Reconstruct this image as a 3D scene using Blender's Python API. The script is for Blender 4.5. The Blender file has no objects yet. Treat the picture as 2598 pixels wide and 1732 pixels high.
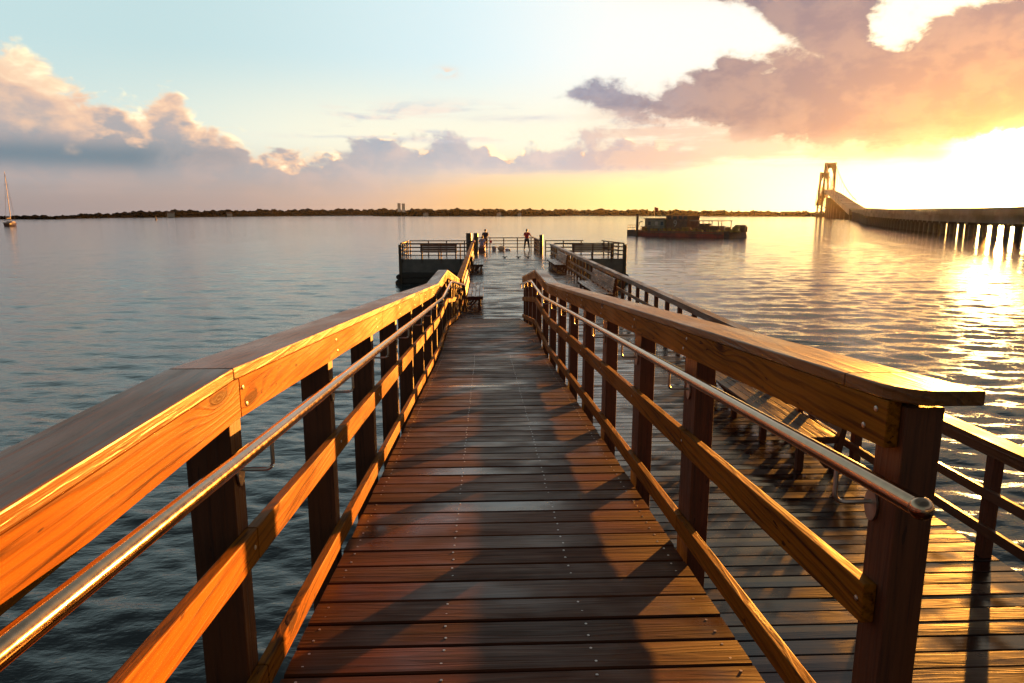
import bpy, bmesh, math, random
import numpy as np
from mathutils import Vector, Matrix
R = math.radians
rng = random.Random(7)
scene = bpy.context.scene
COL = scene.collection

# ------------------------------------------------------------------ frame of reference
EYE = 4.7                      # eye height above the water (z = 0)
DECK = 1.7                     # lower pier deck
PITCH, YAW = 10.5637, 2.2718   # degrees
SLOPE = 0.07177
SUN_AZ, SUN_EL = 37.4, 1.6    # degrees, azimuth from +Y towards +X
EXPOSURE = 2.6

def zr(y):                     # walking surface of the ramp
    if y < 1.9: return 3.2 - SLOPE * 1.9
    if y < 11.2: return 3.2 - SLOPE * y
    z1 = 3.2 - SLOPE * 11.2
    if y < 14.0: return z1
    return max(DECK, z1 - 0.12 * (y - 14.0))
def zr_rail(y):                # the line the rails follow
    return 3.2 - SLOPE * y if y < 11.2 else zr(y)

# ------------------------------------------------------------------ mesh helpers
class MB:
    def __init__(s): s.v = []; s.f = []; s.r = []
    def add(s, vs, fs, rnd=0.0):
        b = len(s.v); s.v += [tuple(p) for p in vs]
        s.f += [tuple(b + i for i in f) for f in fs]; s.r += [rnd] * len(fs)
        return s
    def hexa(s, p, rnd=0.0):   # 4 bottom (ccw from above), 4 top
        return s.add(p, [(3,2,1,0),(4,5,6,7),(0,1,5,4),(1,2,6,5),(2,3,7,6),(3,0,4,7)], rnd)
    def box(s, x0, x1, y0, y1, z0, z1, rnd=0.0):
        return s.hexa([(x0,y0,z0),(x1,y0,z0),(x1,y1,z0),(x0,y1,z0),(x0,y0,z1),(x1,y0,z1),(x1,y1,z1),(x0,y1,z1)], rnd)
    def sections(s, secs, rnd=0.0, cap=True):      # list of rings of equal length
        n = len(secs[0]); b = len(s.v)
        for q in secs: s.v += [tuple(p) for p in q]
        for i in range(len(secs) - 1):
            for j in range(n):
                k = (j + 1) % n
                s.f.append((b+i*n+j, b+i*n+k, b+(i+1)*n+k, b+(i+1)*n+j)); s.r.append(rnd)
        if cap == 'split':      # caps with vertices of their own, so that smooth shading stops at them
            for q, rev in ((secs[0], True), (secs[-1], False)):
                k = len(s.v); s.v += [tuple(p) for p in q]
                s.f.append(tuple(k + j for j in (reversed(range(n)) if rev else range(n)))); s.r.append(rnd)
        elif cap:
            s.f.append(tuple(b + j for j in reversed(range(n)))); s.r.append(rnd)
            e = b + (len(secs) - 1) * n
            s.f.append(tuple(e + j for j in range(n))); s.r.append(rnd)
        return s
    def tube(s, path, rad, n=10, rnd=0.0, cap=True):
        path = [Vector(p) for p in path]; secs = []
        for i, p in enumerate(path):
            a = path[max(0, i-1)]; c = path[min(len(path)-1, i+1)]
            t = (c - a).normalized()
            up = Vector((0,0,1)) if abs(t.z) < 0.9 else Vector((1,0,0))
            u = t.cross(up).normalized(); w = u.cross(t).normalized()
            r = rad[i] if isinstance(rad, (list, tuple)) else rad
            secs.append([p + (u*math.cos(2*math.pi*j/n) + w*math.sin(2*math.pi*j/n)) * r for j in range(n)])
        return s.sections(secs, rnd, 'split' if cap else False)
    def cyl(s, x, y, z0, z1, r, n=14, r1=None, rnd=0.0):
        r1 = r if r1 is None else r1
        return s.sections([[(x+q*math.cos(2*math.pi*j/n), y+q*math.sin(2*math.pi*j/n), z) for j in range(n)] for z, q in ((z0, r), (z1, r1))], rnd, 'split')
    def ball(s, c, r, n=10, m=7, sq=(1,1,1)):
        secs = []
        for i in range(m + 1):
            t = math.pi * (i + 0.02) / (m + 0.04)
            secs.append([(c[0]+sq[0]*r*math.sin(t)*math.cos(2*math.pi*j/n), c[1]+sq[1]*r*math.sin(t)*math.sin(2*math.pi*j/n), c[2]-sq[2]*r*math.cos(t)) for j in range(n)])
        return s.sections(secs)
    def strip(s, path, x0, x1, lo, hi, rnd=0.0):   # plank following (y, z) points, x0..x1 wide
        return s.sections([[(x0,y,z+lo),(x1,y,z+lo),(x1,y,z+hi),(x0,y,z+hi)] for y, z in path], rnd)
    def build(s, name, mat, parent=None, bevel=0.0, smooth=False, loc=None):
        me = bpy.data.meshes.new(name); me.from_pydata(s.v, [], s.f); me.update()
        bm = bmesh.new(); bm.from_mesh(me); bmesh.ops.recalc_face_normals(bm, faces=bm.faces); bm.to_mesh(me); bm.free()
        if any(s.r) and len(s.r) == len(me.polygons):
            a = me.attributes.new('rnd', 'FLOAT', 'FACE'); a.data.foreach_set('value', s.r)
        if smooth: me.polygons.foreach_set('use_smooth', [True] * len(me.polygons))
        o = bpy.data.objects.new(name, me); COL.objects.link(o)
        if mat: me.materials.append(mat)
        if parent: o.parent = parent
        if loc: o.location = loc
        if bevel:
            m = o.modifiers.new('edge', 'BEVEL'); m.width = bevel; m.segments = 2; m.limit_method = 'ANGLE'; m.angle_limit = R(40)
        return o

def tag(o, label=None, cat=None, group=None, kind=None):
    if label: o['label'] = label
    if cat: o['category'] = cat
    if group: o['group'] = group
    if kind: o['kind'] = kind
    return o
def thing(name, label, cat, loc=(0,0,0), rz=0.0, group=None):
    o = bpy.data.objects.new(name, None); COL.objects.link(o)
    o.location = loc; o.rotation_euler = (0, 0, rz); o.empty_display_size = 0.2
    return tag(o, label, cat, group)
def dup(root, loc, rz, label):
    r = root.copy(); COL.objects.link(r); r.location = loc; r.rotation_euler = (0,0,rz); r['label'] = label
    for ch in root.children:
        c = ch.copy(); COL.objects.link(c); c.parent = r
        for g in ch.children:
            d = g.copy(); COL.objects.link(d); d.parent = c
    return r

# ------------------------------------------------------------------ node helpers
class G:                       # node graph with arithmetic on sockets
    def __init__(s, nt): s.nt = nt; s.dim = '3D'; nt.nodes.clear()
    def n(s, t, **k):
        nd = s.nt.nodes.new(t)
        for a, v in k.items(): setattr(nd, a, v)
        return nd
    def put(s, nd, i, v):
        sk = nd.inputs[i]
        if isinstance(v, S): s.nt.links.new(v.k, sk)
        elif v is not None:
            if hasattr(sk.default_value, '__len__') and not hasattr(v, '__len__'): v = (v,) * len(sk.default_value)
            if hasattr(v, '__len__') and len(v) == 3 and len(sk.default_value) == 4: v = (*v, 1)
            sk.default_value = v
    def m(s, op, *a, clamp=False):
        nd = s.n('ShaderNodeMath', operation=op, use_clamp=clamp)
        for i, v in enumerate(a): s.put(nd, i, v)
        return S(s, nd.outputs[0])
    def ss(s, x, a, b, lo=0.0, hi=1.0):            # smoothstep a -> b
        nd = s.n('ShaderNodeMapRange', interpolation_type='SMOOTHSTEP')
        if a > b: a, b, lo, hi = b, a, hi, lo
        for i, v in enumerate((x, a, b, lo, hi)): s.put(nd, i, v)
        return S(s, nd.outputs[0])
    def mix(s, f, a, b, t='MIX'):
        nd = s.n('ShaderNodeMix', data_type='RGBA', blend_type=t); nd.clamp_factor = True
        s.put(nd, 0, f); s.put(nd, 6, a); s.put(nd, 7, b)
        return S(s, nd.outputs[2])
    def xyz(s, x, y, z):
        nd = s.n('ShaderNodeCombineXYZ')
        for i, v in enumerate((x, y, z)): s.put(nd, i, v)
        return S(s, nd.outputs[0])
    def sep(s, v):
        nd = s.n('ShaderNodeSeparateXYZ'); s.put(nd, 0, v)
        return [S(s, o) for o in nd.outputs]
    def noise(s, v, scale, detail=4, rough=0.55, dist=0.0, col=False):
        nd = s.n('ShaderNodeTexNoise', noise_dimensions=s.dim); s.put(nd, 'Vector', v)
        for k, q in (('Scale', scale), ('Detail', detail), ('Roughness', rough), ('Distortion', dist)): s.put(nd, k, q)
        return S(s, nd.outputs['Color' if col else 'Fac'])
    def ramp(s, f, pts, interp='LINEAR'):
        nd = s.n('ShaderNodeValToRGB'); cr = nd.color_ramp; cr.interpolation = interp
        while len(cr.elements) < len(pts): cr.elements.new(0.5)
        for e, (p, c) in zip(cr.elements, pts): e.position = p; e.color = (*c, 1) if len(c) == 3 else c
        s.put(nd, 0, f)
        return S(s, nd.outputs[0])
    def curve(s, x, pts, x0, x1, y1):              # piecewise function of x through pts
        nd = s.n('ShaderNodeFloatCurve'); c = nd.mapping.curves[0]
        q = [((a - x0) / (x1 - x0), b / y1) for a, b in pts]
        while len(c.points) < len(q): c.points.new(0.5, 0.5)
        for p, (a, b) in zip(c.points, q): p.location = (a, b); p.handle_type = 'AUTO_CLAMPED'
        nd.mapping.update()
        t = s.m('DIVIDE', s.m('SUBTRACT', x, x0), x1 - x0, clamp=True)
        s.put(nd, 1, t); nd.inputs[0].default_value = 1.0
        return S(s, nd.outputs[0]) * y1
    def attr(s, name): return S(s, s.n('ShaderNodeAttribute', attribute_name=name).outputs['Fac'])
    def obj(s): return S(s, s.n('ShaderNodeTexCoord').outputs['Object'])
    def vmul(s, v, k):
        nd = s.n('ShaderNodeVectorMath', operation='MULTIPLY'); s.put(nd, 0, v); s.put(nd, 1, k); return S(s, nd.outputs[0])
    def vadd(s, v, k):
        nd = s.n('ShaderNodeVectorMath', operation='ADD'); s.put(nd, 0, v); s.put(nd, 1, k); return S(s, nd.outputs[0])
class S:
    def __init__(s, g, k): s.g = g; s.k = k
    def __add__(s, o): return s.g.m('ADD', s, o)
    def __radd__(s, o): return s.g.m('ADD', o, s)
    def __sub__(s, o): return s.g.m('SUBTRACT', s, o)
    def __rsub__(s, o): return s.g.m('SUBTRACT', o, s)
    def __mul__(s, o): return s.g.m('MULTIPLY', s, o)
    def __rmul__(s, o): return s.g.m('MULTIPLY', o, s)
    def __truediv__(s, o): return s.g.m('DIVIDE', s, o)

def new_mat(name):
    m = bpy.data.materials.new(name); m.use_nodes = True; g = G(m.node_tree)
    out = g.n('ShaderNodeOutputMaterial'); b = g.n('ShaderNodeBsdfPrincipled')
    m.node_tree.links.new(b.outputs[0], out.inputs[0])
    return m, g, b
def bump(g, b, h, strength, dist=0.01):
    nd = g.n('ShaderNodeBump'); g.put(nd, 'Height', h); nd.inputs['Strength'].default_value = strength; nd.inputs['Distance'].default_value = dist
    g.nt.links.new(nd.outputs[0], b.inputs['Normal']); return nd
def plain(name, col, rough=0.5, metal=0.0, var=0.25, scale=6.0, bmp=0.0):
    m, g, b = new_mat(name); n = g.noise(g.obj(), scale, 5, 0.6)
    lo = tuple(c * (1 - var) for c in col); hi = tuple(min(1, c * (1 + var)) for c in col)
    g.put(b, 'Base Color', g.mix(g.ss(n, 0.3, 0.7), lo, hi)); g.put(b, 'Roughness', g.ss(n, 0.3, 0.7, rough*0.8, min(1, rough*1.2))); b.inputs['Metallic'].default_value = metal
    if bmp: bump(g, b, g.noise(g.obj(), scale*4, 5, 0.6), bmp)
    return m

def wood(name, axis, light, dark, rough=(0.32, 0.6), knots=True, ring=9.0, spec=0.35):
    """timber: long grain, cathedral rings and knots running along one axis"""
    m, g, b = new_mat(name); x, y, z = g.sep(g.obj()); rnd = g.attr('rnd')
    L, a, c = {'x': (x, y, z), 'y': (y, x, z), 'z': (z, x, y)}[axis]
    off = rnd * 37.0
    v = g.xyz(L * 0.55 + off, a * 5.0 + off, c * 5.0)
    warp = g.noise(v, 1.3, 3, 0.5)
    vo = g.n('ShaderNodeTexVoronoi', feature='F1'); g.put(vo, 'Vector', g.xyz(L * 1.3 + off, a * 3.1, c * 4.2 + 0.37)); g.put(vo, 'Scale', 1.0)
    kd = S(g, vo.outputs['Distance'])
    kp = g.m('EXPONENT', kd * -9.0) if knots else 0.0
    rings = g.m('SINE', (c * 1.0 + a * 0.6) * (ring * 20.0) + warp * 24.0 + kp * 26.0 + g.noise(v, 9.0, 3, 0.6) * 2.5)
    rings = g.ss(rings, 0.1, 1.0)
    fine = g.noise(g.xyz(L * 2.2 + off, a * 75.0, c * 75.0), 1.0, 4, 0.65)
    blot = g.noise(g.xyz(L * 1.1 + off, a * 4.0, c * 4.0), 1.0, 3, 0.5)
    streak = g.noise(g.xyz(L * 0.9 + off, a * 34.0 + 3.0, c * 34.0), 1.0, 5, 0.7)
    pits = g.ss(g.noise(g.xyz(L * 14.0 + off, a * 60.0, c * 60.0), 1.0, 1, 0.5), 0.70, 0.76)*g.ss(blot, 0.42, 0.55)
    f = pits * 0.9 + rings * (0.42 if knots else 0.2) + g.ss(fine, 0.4, 0.66) * 0.45 + g.ss(streak, 0.54, 0.68) * 0.55 + (blot - 0.5) * 0.9 - 0.12
    if knots:
        f = f + g.ss(kd, 0.13, 0.05) * 1.0
    col = g.mix(g.m('MULTIPLY', f, 1.0, clamp=True), light, dark)
    tint = g.m('ADD', rnd * 0.5, 0.75)
    hs = g.n('ShaderNodeHueSaturation'); g.put(hs, 'Color', col); g.put(hs, 'Value', tint)
    g.nt.links.new(hs.outputs[0], b.inputs['Base Color'])
    g.put(b, 'Roughness', g.ss(blot, 0.35, 0.65, rough[0], rough[1])); b.inputs['Specular IOR Level'].default_value = spec
    bump(g, b, fine * 0.6 + rings * 0.25 - g.ss(streak, 0.6, 0.7) * 0.8, 0.55, 0.005)
    return m

def deck_mat(name, light, dark, wet, pud, film, spec):
    """wet planks running along x; film = how much standing water lies in patches"""
    m, g, b = new_mat(name); x, y, z = g.sep(g.obj()); rnd = g.attr('rnd')
    off = rnd * 53.0
    fine = g.noise(g.xyz(x * 2.0 + off, y * 60.0, off), 1.0, 5, 0.65)
    blot = g.noise(g.xyz(x * 1.1, y * 2.3, off * 0.4), 1.0, 4, 0.6)
    rings = g.ss(g.m('SINE', y * 120.0 + g.noise(g.xyz(x * 0.6 + off, y * 9.0, 0.0), 1.2, 2, 0.5) * 40.0), -0.3, 1.0)
    f = g.m('ADD', g.ss(fine, 0.3, 0.72) * 0.6 + rings * 0.22, (blot - 0.5) * 0.9, clamp=True)
    col = g.mix(f, light, dark)
    hs = g.n('ShaderNodeHueSaturation'); g.put(hs, 'Color', col); g.put(hs, 'Value', g.m('ADD', rnd * 0.9, 0.55))
    g.nt.links.new(hs.outputs[0], b.inputs['Base Color'])
    p = g.noise(g.xyz(x * 0.7, y * 0.8, rnd * 3.0), 1.0, 4, 0.6)
    film_f = g.ss(p, 1 - film - 0.16, 1 - film + 0.16)
    r0 = g.ss(blot + (fine - 0.5) * 0.5, 0.3, 0.7, wet[0], wet[1])
    g.put(b, 'Roughness', r0 * (1.0 - film_f) + film_f * pud)
    g.put(b, 'Specular IOR Level', film_f * 0.32 + spec)
    bump(g, b, (fine * 0.7 + rings * 0.3) * (1.0 - film_f * 0.85), 0.4, 0.004)
    return m

M = {}
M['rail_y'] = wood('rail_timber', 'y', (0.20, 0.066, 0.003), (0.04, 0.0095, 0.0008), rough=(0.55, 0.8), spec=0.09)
M['cap_y'] = wood('weathered_cap_timber', 'y', (0.12, 0.050, 0.014), (0.04, 0.016, 0.005), rough=(0.27, 0.45), knots=False, spec=0.24)
M['post'] = wood('post_timber', 'z', (0.085, 0.025, 0.007), (0.025, 0.0065, 0.002), rough=(0.45, 0.7), knots=False)
M['rail_x'] = wood('cross_timber', 'x', (0.10, 0.055, 0.03), (0.04, 0.02, 0.011), rough=(0.5, 0.75), knots=False)
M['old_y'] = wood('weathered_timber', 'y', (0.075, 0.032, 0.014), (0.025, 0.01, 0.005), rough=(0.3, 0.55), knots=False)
M['bench_y'] = wood('bench_timber', 'y', (0.08, 0.032, 0.013), (0.028, 0.011, 0.005), rough=(0.25, 0.5), knots=False)
M['pile'] = wood('pile_timber', 'z', (0.08, 0.052, 0.03), (0.03, 0.02, 0.012), knots=False)
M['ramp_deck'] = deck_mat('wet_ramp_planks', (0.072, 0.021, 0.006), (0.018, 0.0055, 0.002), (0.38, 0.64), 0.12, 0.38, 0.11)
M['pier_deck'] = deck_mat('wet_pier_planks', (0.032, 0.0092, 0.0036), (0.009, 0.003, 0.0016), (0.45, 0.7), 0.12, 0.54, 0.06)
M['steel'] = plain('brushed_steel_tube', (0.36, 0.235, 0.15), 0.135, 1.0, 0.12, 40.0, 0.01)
M['bracket'] = plain('dull_steel', (0.40, 0.36, 0.32), 0.4, 1.0, 0.15, 20.0)
M['screw'] = plain('screw_head', (0.5, 0.45, 0.42), 0.4, 1.0, 0.1, 20.0)
M['concrete'] = plain('wet_concrete', (0.09, 0.08, 0.07), 0.2, 0.0, 0.22, 1.3, 0.08)
M['crib'] = plain('dark_wet_crib', (0.032, 0.024, 0.018), 0.7, 0.0, 0.4, 2.5, 0.5)
M['dark'] = plain('dark_iron', (0.05, 0.045, 0.04), 0.5, 0.3, 0.3)
M['skin'] = plain('skin', (0.3, 0.16, 0.1), 0.5, 0.0, 0.06, 12)
M['hair'] = plain('dark_hair', (0.02, 0.015, 0.012), 0.5)
M['shirt_dark'] = plain('dark_shirt', (0.05, 0.03, 0.035), 0.9, 0, 0.3, 14)
M['shirt_red'] = plain('red_shirt', (0.40, 0.02, 0.025), 0.85, 0, 0.15, 14)
M['shirt_lav'] = plain('lavender_shirt', (0.22, 0.2, 0.34), 0.9, 0, 0.15, 14)
M['pants'] = plain('dark_trousers', (0.045, 0.028, 0.022), 0.9, 0, 0.3, 14)
M['shoe'] = plain('shoe', (0.04, 0.035, 0.03), 0.6)
def pattern():
    m, g, b = new_mat('patterned_shorts'); n = g.noise(g.obj(), 22, 2, 0.4)
    g.put(b, 'Base Color', g.mix(g.ss(n, 0.5, 0.56), (0.28, 0.04, 0.035), (0.62, 0.5, 0.45))); b.inputs['Roughness'].default_value = 0.9
    return m
M['shorts'] = pattern()

# ------------------------------------------------------------------ pier deck (planks run across)
def planks(mb, x0, x1, ys, zf, pitch, gap, th, seed, tilt=0.006, ch=0.006):
    q = random.Random(seed); y = ys[0]
    while y < ys[1]:
        p = pitch * (1 + q.uniform(-0.02, 0.02)); y1 = min(y + p - gap*q.uniform(0.6, 1.5), ys[1])
        za, zb = zf(y), zf(y1); t = q.uniform(-tilt, tilt); dz = q.uniform(-0.0015, 0.0015)
        e0, e1 = x0 + q.uniform(-0.004, 0.004), x1 + q.uniform(-0.004, 0.004)
        skew = q.uniform(-0.002, 0.002); cup = q.uniform(-0.0022, 0.0022)
        za += dz - t * pitch / 2; zb += dz + t * pitch / 2; ym = (y + y1) / 2; zm = (za + zb) / 2 + cup
        prof = lambda s: [(y+s, za-th), (y+s, za-ch), (y+s+ch, za), (ym+s, zm), (y1+s-ch, zb), (y1+s, zb-ch), (y1+s, zb-th)]
        mb.sections([[(xx, a, b_) for a, b_ in prof(s)] for xx, s in ((e0, -skew), (e1, skew))], q.uniform(0.02, 1.0))
        y += p
pier = thing('pier', 'wet brown plank deck of the long pier below and beyond the ramp', 'pier', (0, 0, 0))
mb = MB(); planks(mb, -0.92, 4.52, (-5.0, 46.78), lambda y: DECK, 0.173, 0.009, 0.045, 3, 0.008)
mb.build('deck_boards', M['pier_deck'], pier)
for x in (-0.86, 0.9, 2.7, 4.40): MB().box(x-0.06, x+0.06, -5.0, 46.7, DECK-0.36, DECK-0.048).build('deck_beam', M['pile'], pier)
for i in range(13):
    y = -3.0 + i * 4.0
    for x in (-0.55, 4.1): MB().cyl(x, y, -2.0, DECK-0.37, 0.16, 12).build('support_pile', M['pile'], pier, smooth=True)
    MB().box(-0.95, 4.5, y-0.1, y+0.1, DECK-0.62, DECK-0.362).build('cross_beam', M['pile'], pier)

# ------------------------------------------------------------------ the ramp
ramp = thing('ramp', 'sloping red-brown timber walkway leading down from the camera', 'ramp', (0, 0, 0))
mb = MB()
planks(mb, -0.75, 1.0, (-2.0, 1.9), lambda y: zr(0), 0.183, 0.009, 0.04, 11)
planks(mb, -0.75, 1.0, (1.9, 11.2), lambda y: 3.2 - SLOPE*y, 0.183, 0.009, 0.04, 12, 0.012)
planks(mb, -0.75, 1.0, (11.2, 14.0), lambda y: zr(12), 0.183, 0.009, 0.04, 13, 0.012)
planks(mb, -0.75, 1.0, (14.0, 19.75), zr, 0.183, 0.009, 0.03, 14, 0.012)
mb.build('deck_boards', M['ramp_deck'], ramp)
sc_mb = MB(); y = 1.99
q = random.Random(5)
while y < 11.2:
    for x in (-0.69, -0.172, 0.406, 0.93):
        for d in (-0.045, 0.045):
            xx, yy = x + q.uniform(-0.006, 0.006), y + d + q.uniform(-0.006, 0.006)
            sc_mb.cyl(xx, yy, zr(yy) - 0.004, zr(yy) + 0.0012, 0.0055, 7)
    y += 0.183
tag(sc_mb.build('screw_heads', M['screw'], ramp), kind='stuff')
path = [(-2.0, zr(0)), (1.9, zr(1.9)), (11.2, zr(11.2)), (14.0, zr(14)), (18.4, zr(18.4))]
for x in (-0.70, 0.1, 0.9):
    MB().strip(path, x-0.025, x+0.025, -0.28, -0.044).build('stringer', M['pile'], ramp)

def fillet(pts, r, n=6):       # round the corners of a polyline
    pts = [Vector(p) for p in pts]; out = [pts[0]]
    for a, p, c in zip(pts, pts[1:], pts[2:]):
        u = (a - p); w = (c - p); d = min(r, u.length*0.45, w.length*0.45)
        A = p + u.normalized()*d; C = p + w.normalized()*d
        for i in range(n + 1):
            t = i / n; out.append(A*(1-t)**2 + p*2*t*(1-t) + C*t*t)
    return out + [pts[-1]]
def dense(path, y0, y1):       # (y, z) points of a path clipped to y0..y1
    def zz(y):
        for (a, za), (c, zc) in zip(path, path[1:]):
            if a <= y <= c: return za + (zc - za) * (y - a) / (c - a)
        return path[-1][1]
    return [(y0, zz(y0))] + [p for p in path if y0 < p[0] < y1] + [(y1, zz(y1))]

def ramp_railing(side):
    s = -1 if side == 'left' else 1
    inn = -0.76 if s < 0 else 1.02                  # inner face of the boards
    X = lambda a, b: (min(inn + s*a, inn + s*b), max(inn + s*a, inn + s*b))
    if s < 0:
        label = 'orange sunlit timber ramp railing with steel handrail, on the open water side'
        posts = [0.78, 2.08, 3.43, 4.73, 6.04, 7.34, 8.66, 10.02, 11.2, 12.6, 14.03, 15.2, 16.4, 17.6, 18.8, 20.0]
        pd, pw, yend = 0.10, 0.144, 20.55
        capline = [(-1.2, 4.243 - 1.19), (2.04, 4.243 - 1.19), (11.17, zr(11.17)), (14.05, zr(14.05)), (20.55, DECK - 0.10)]
        y0 = -1.2
    else:
        label = 'shaded timber ramp railing whose steel handrail ends at a post, between ramp and lower deck'
        posts = [1.62, 3.31, 4.53, 5.83, 7.08, 8.35, 9.62, 10.95, 12.3, 13.85, 15.1, 16.4, 17.6, 18.55]
        pd, pw, yend = 0.2, 0.10, 18.75
        capline = [(1.56, zr_rail(1.56)), (11.2, zr(11.2)), (13.95, zr(13.95)), (18.75, zr(18.75))]
        y0 = 1.6
    t = thing('ramp_railing', label, 'railing', (0, 0, 0))
    line = [(-1.2, zr_rail(-1.2)), (11.2, zr(11.2)), (14.0, zr(14.0)), (18.6, zr(18.6)), (20.6, min(zr(20.6), DECK))]
    for i, y in enumerate(posts):
        w = pw; pdd = pd if not (s > 0 and i == 0) else 0.12
        zc = [z for yy, z in dense(capline, y0, yend) if 1]
        top = dense(capline, min(max(y, y0), yend-0.01), yend)[0][1] + 1.151
        MB().box(*X(0.041, 0.041 + w), y, y + pdd, DECK - (0.5 if s < 0 else 0.0), top - pd*0.075, 0.2 + 0.6*rng.random()).build('post', M['post'], t, 0.004)
    for i, y in enumerate(posts):
        if y < y0: continue
        for hh in (1.055, 1.115, 0.572):
            zz = (dense(capline if hh > 1 else line, min(max(y, y0), yend-0.4), yend)[0][1]) + hh
            fx = inn + s*(0.0045 if hh > 1 else 0.0025); yy = y + pd*(0.35 if hh != 1.055 else 0.6)
            MB().sections([[(fx - s*e, yy + r_*math.cos(k*math.pi/5), zz + r_*math.sin(k*math.pi/5)) for k in range(10)] for e, r_ in ((-0.001, 0.0085), (0.003, 0.0075), (0.0045, 0.004))]).build('bolt_head', M['bracket'], t)
    # cap rail, split where the planks meet
    cuts = [y0, 2.04, 7.36, 11.2, 14.03, yend] if s < 0 else [1.85, 5.85, 11.2, 13.95, yend]
    for i, (a, c) in enumerate(zip(cuts, cuts[1:])):
        MB().strip(dense(capline, a + (0.0012 if i else 0), c - 0.0012), *X(0.0, 0.195), 1.152, 1.19, 0.35 + 0.5*rng.random()).build('cap_rail', M['cap_y'], t, 0.005)
    if s > 0:                   # rounded free end of the cap
        mb = MB(); xs = X(0.0, 0.195); r = 0.085; n = 7; z = zr_rail
        ring = [(xs[0], 1.849)] + [(xs[0]+r-r*math.cos(k/n*math.pi/2), 1.56+r*1.6-r*1.6*math.sin(k/n*math.pi/2)) for k in range(n+1)] + [(xs[1], 1.56), (xs[1], 1.849)]
        mb.sections([[(x, y, z(y)+h) for x, y in ring] for h in (1.152, 1.19)], 0.6); mb.build('cap_rail', M['cap_y'], t, 0.004)
    # fascia under the cap
    cuts = [y0, 2.09, 5.06, 8.0, 11.2, 14.03, yend] if s < 0 else [1.64, 4.6, 8.4, 11.2, 13.95, yend]
    for i, (a, c) in enumerate(zip(cuts, cuts[1:])):
        MB().strip(dense(capline, a + (0.002 if i else 0), c - 0.002), *X(0.004, 0.04), 1.025, 1.150, 0.4 + 0.55*rng.random()).build('fascia_board', M['rail_y'], t, 0.003)
    cuts = [y0, 2.15, 5.0, 8.0, 11.2, 14.0, yend-0.3] if s < 0 else [1.66, 3.4, 5.9, 8.4, 11.2, 14.0, yend-0.1]
    for i, (a, c) in enumerate(zip(cuts, cuts[1:])):
        MB().strip(dense(line, a + 0.002, c - 0.002), *X(0.002, 0.04), 0.515, 0.63, 0.3 + 0.6*rng.random()).build('mid_rail', M['rail_y'], t, 0.004)
    for i, (a, c) in enumerate(zip(cuts, cuts[1:])):
        lo = 0.03 if s < 0 else 0.06
        MB().strip(dense(line, a + 0.002, c - 0.002), *X(0.0, 0.04), lo, lo + 0.092, 0.3 + 0.6*rng.random()).build('kick_board', M['rail_y'], t, 0.004)
    # steel handrail
    px = inn - s*0.07; h = 0.956 if s < 0 else 0.965
    ys = [-1.0 if s < 0 else 1.36, 11.2, 14.05, 18.3 if s > 0 else 20.3]
    pts = [Vector((px, y, (zr_rail(y) if y < 18 else max(zr(y), DECK - 0.0)) + h)) for y in ys]
    if s < 0: pts[-1] = Vector((px + 0.12, 20.3, DECK + 0.93))
    pp = fillet(pts, 0.45, 8)
    mb = MB().tube(pp, 0.0235, 18)
    if s > 0: mb.ball(pp[0] + Vector((0, 0.004, 0)), 0.0262, 16, 10)
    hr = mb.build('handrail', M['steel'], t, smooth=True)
    for y in posts[(0 if s < 0 else 0)::1]:
        if y > ys[-1] - 0.2: continue
        yc = y + pd/2; z = dense([(p.y, p.z) for p in pp], yc, pp[-1].y)[0][1]
        fx = inn + s*0.039
        mb = MB().tube(fillet([(fx, yc, z-0.115), (px, yc, z-0.115), (px, yc, z-0.012)], 0.03, 5), 0.0068, 8)
        mb.sections([[(fx - s*0.001, yc + 0.03*math.cos(k*math.pi/8), z-0.125+0.045*math.sin(k*math.pi/8)) for k in range(16)], [(fx - s*0.007, yc + 0.03*math.cos(k*math.pi/8), z-0.125+0.045*math.sin(k*math.pi/8)) for k in range(16)]])
        mb.build('bracket', M['bracket'], hr, smooth=False)
    return t
ramp_railing('left'); ramp_railing('right')

# ------------------------------------------------------------------ pier side railings
def side_railing(name, label, p0, p1, z, step, out, h=1.07, rails=((0.56, 0.65), (0.23, 0.32)), cap=0.19, mat=None, capmat=None, anchor=0.0, fascia=0.09, pw=0.095, group=None):
    """straight railing from p0 to p1; out = unit normal pointing away from the deck"""
    p0 = Vector((*p0, 0)); p1 = Vector((*p1, 0)); d = p1 - p0; L = d.length; d = d / L; o = Vector((*out, 0))
    t = thing(name, label, 'railing', (p0.x, p0.y, z), 0, group)
    def bar(a, b, n0, n1, z0, z1, rnd):
        c = [d*a + o*n0, d*b + o*n0, d*b + o*n1, d*a + o*n1]
        if d.cross(o).z < 0: c = [c[0], c[3], c[2], c[1]]
        return MB().hexa([(q_.x, q_.y, z0) for q_ in c] + [(q_.x, q_.y, z1) for q_ in c], rnd)
    wm = mat or M['old_y']; cm = capmat or wm
    bar(0, L, 0, cap, h-0.038, h, 0.5).build('cap_rail', cm, t, 0.004)
    bar(0.01, L-0.01, 0.004, 0.038, h-0.04-fascia, h-0.0395, 0.4).build('fascia_board', cm, t, 0.003)
    for a, b in rails: bar(0.01, L-0.01, 0.002, 0.038, a, b, 0.2+0.6*rng.random()).build('rail', wm, t, 0.003)
    y = anchor
    while y < L - 0.05:
        bar(y, y + pw, 0.040, 0.040 + pw, -0.3, h-0.041, 0.2 + 0.7*rng.random()).build('post', M['post'], t, 0.003); y += step
    return t
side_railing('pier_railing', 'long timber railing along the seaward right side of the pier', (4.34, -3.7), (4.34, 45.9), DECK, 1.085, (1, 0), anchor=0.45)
side_railing('pier_railing', 'sunlit orange timber railing along the left side of the pier behind two benches', (-0.69, 20.72), (-0.74, 47.6), DECK, 1.12, (-1, 0), mat=M['rail_y'], anchor=0.02)

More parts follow.
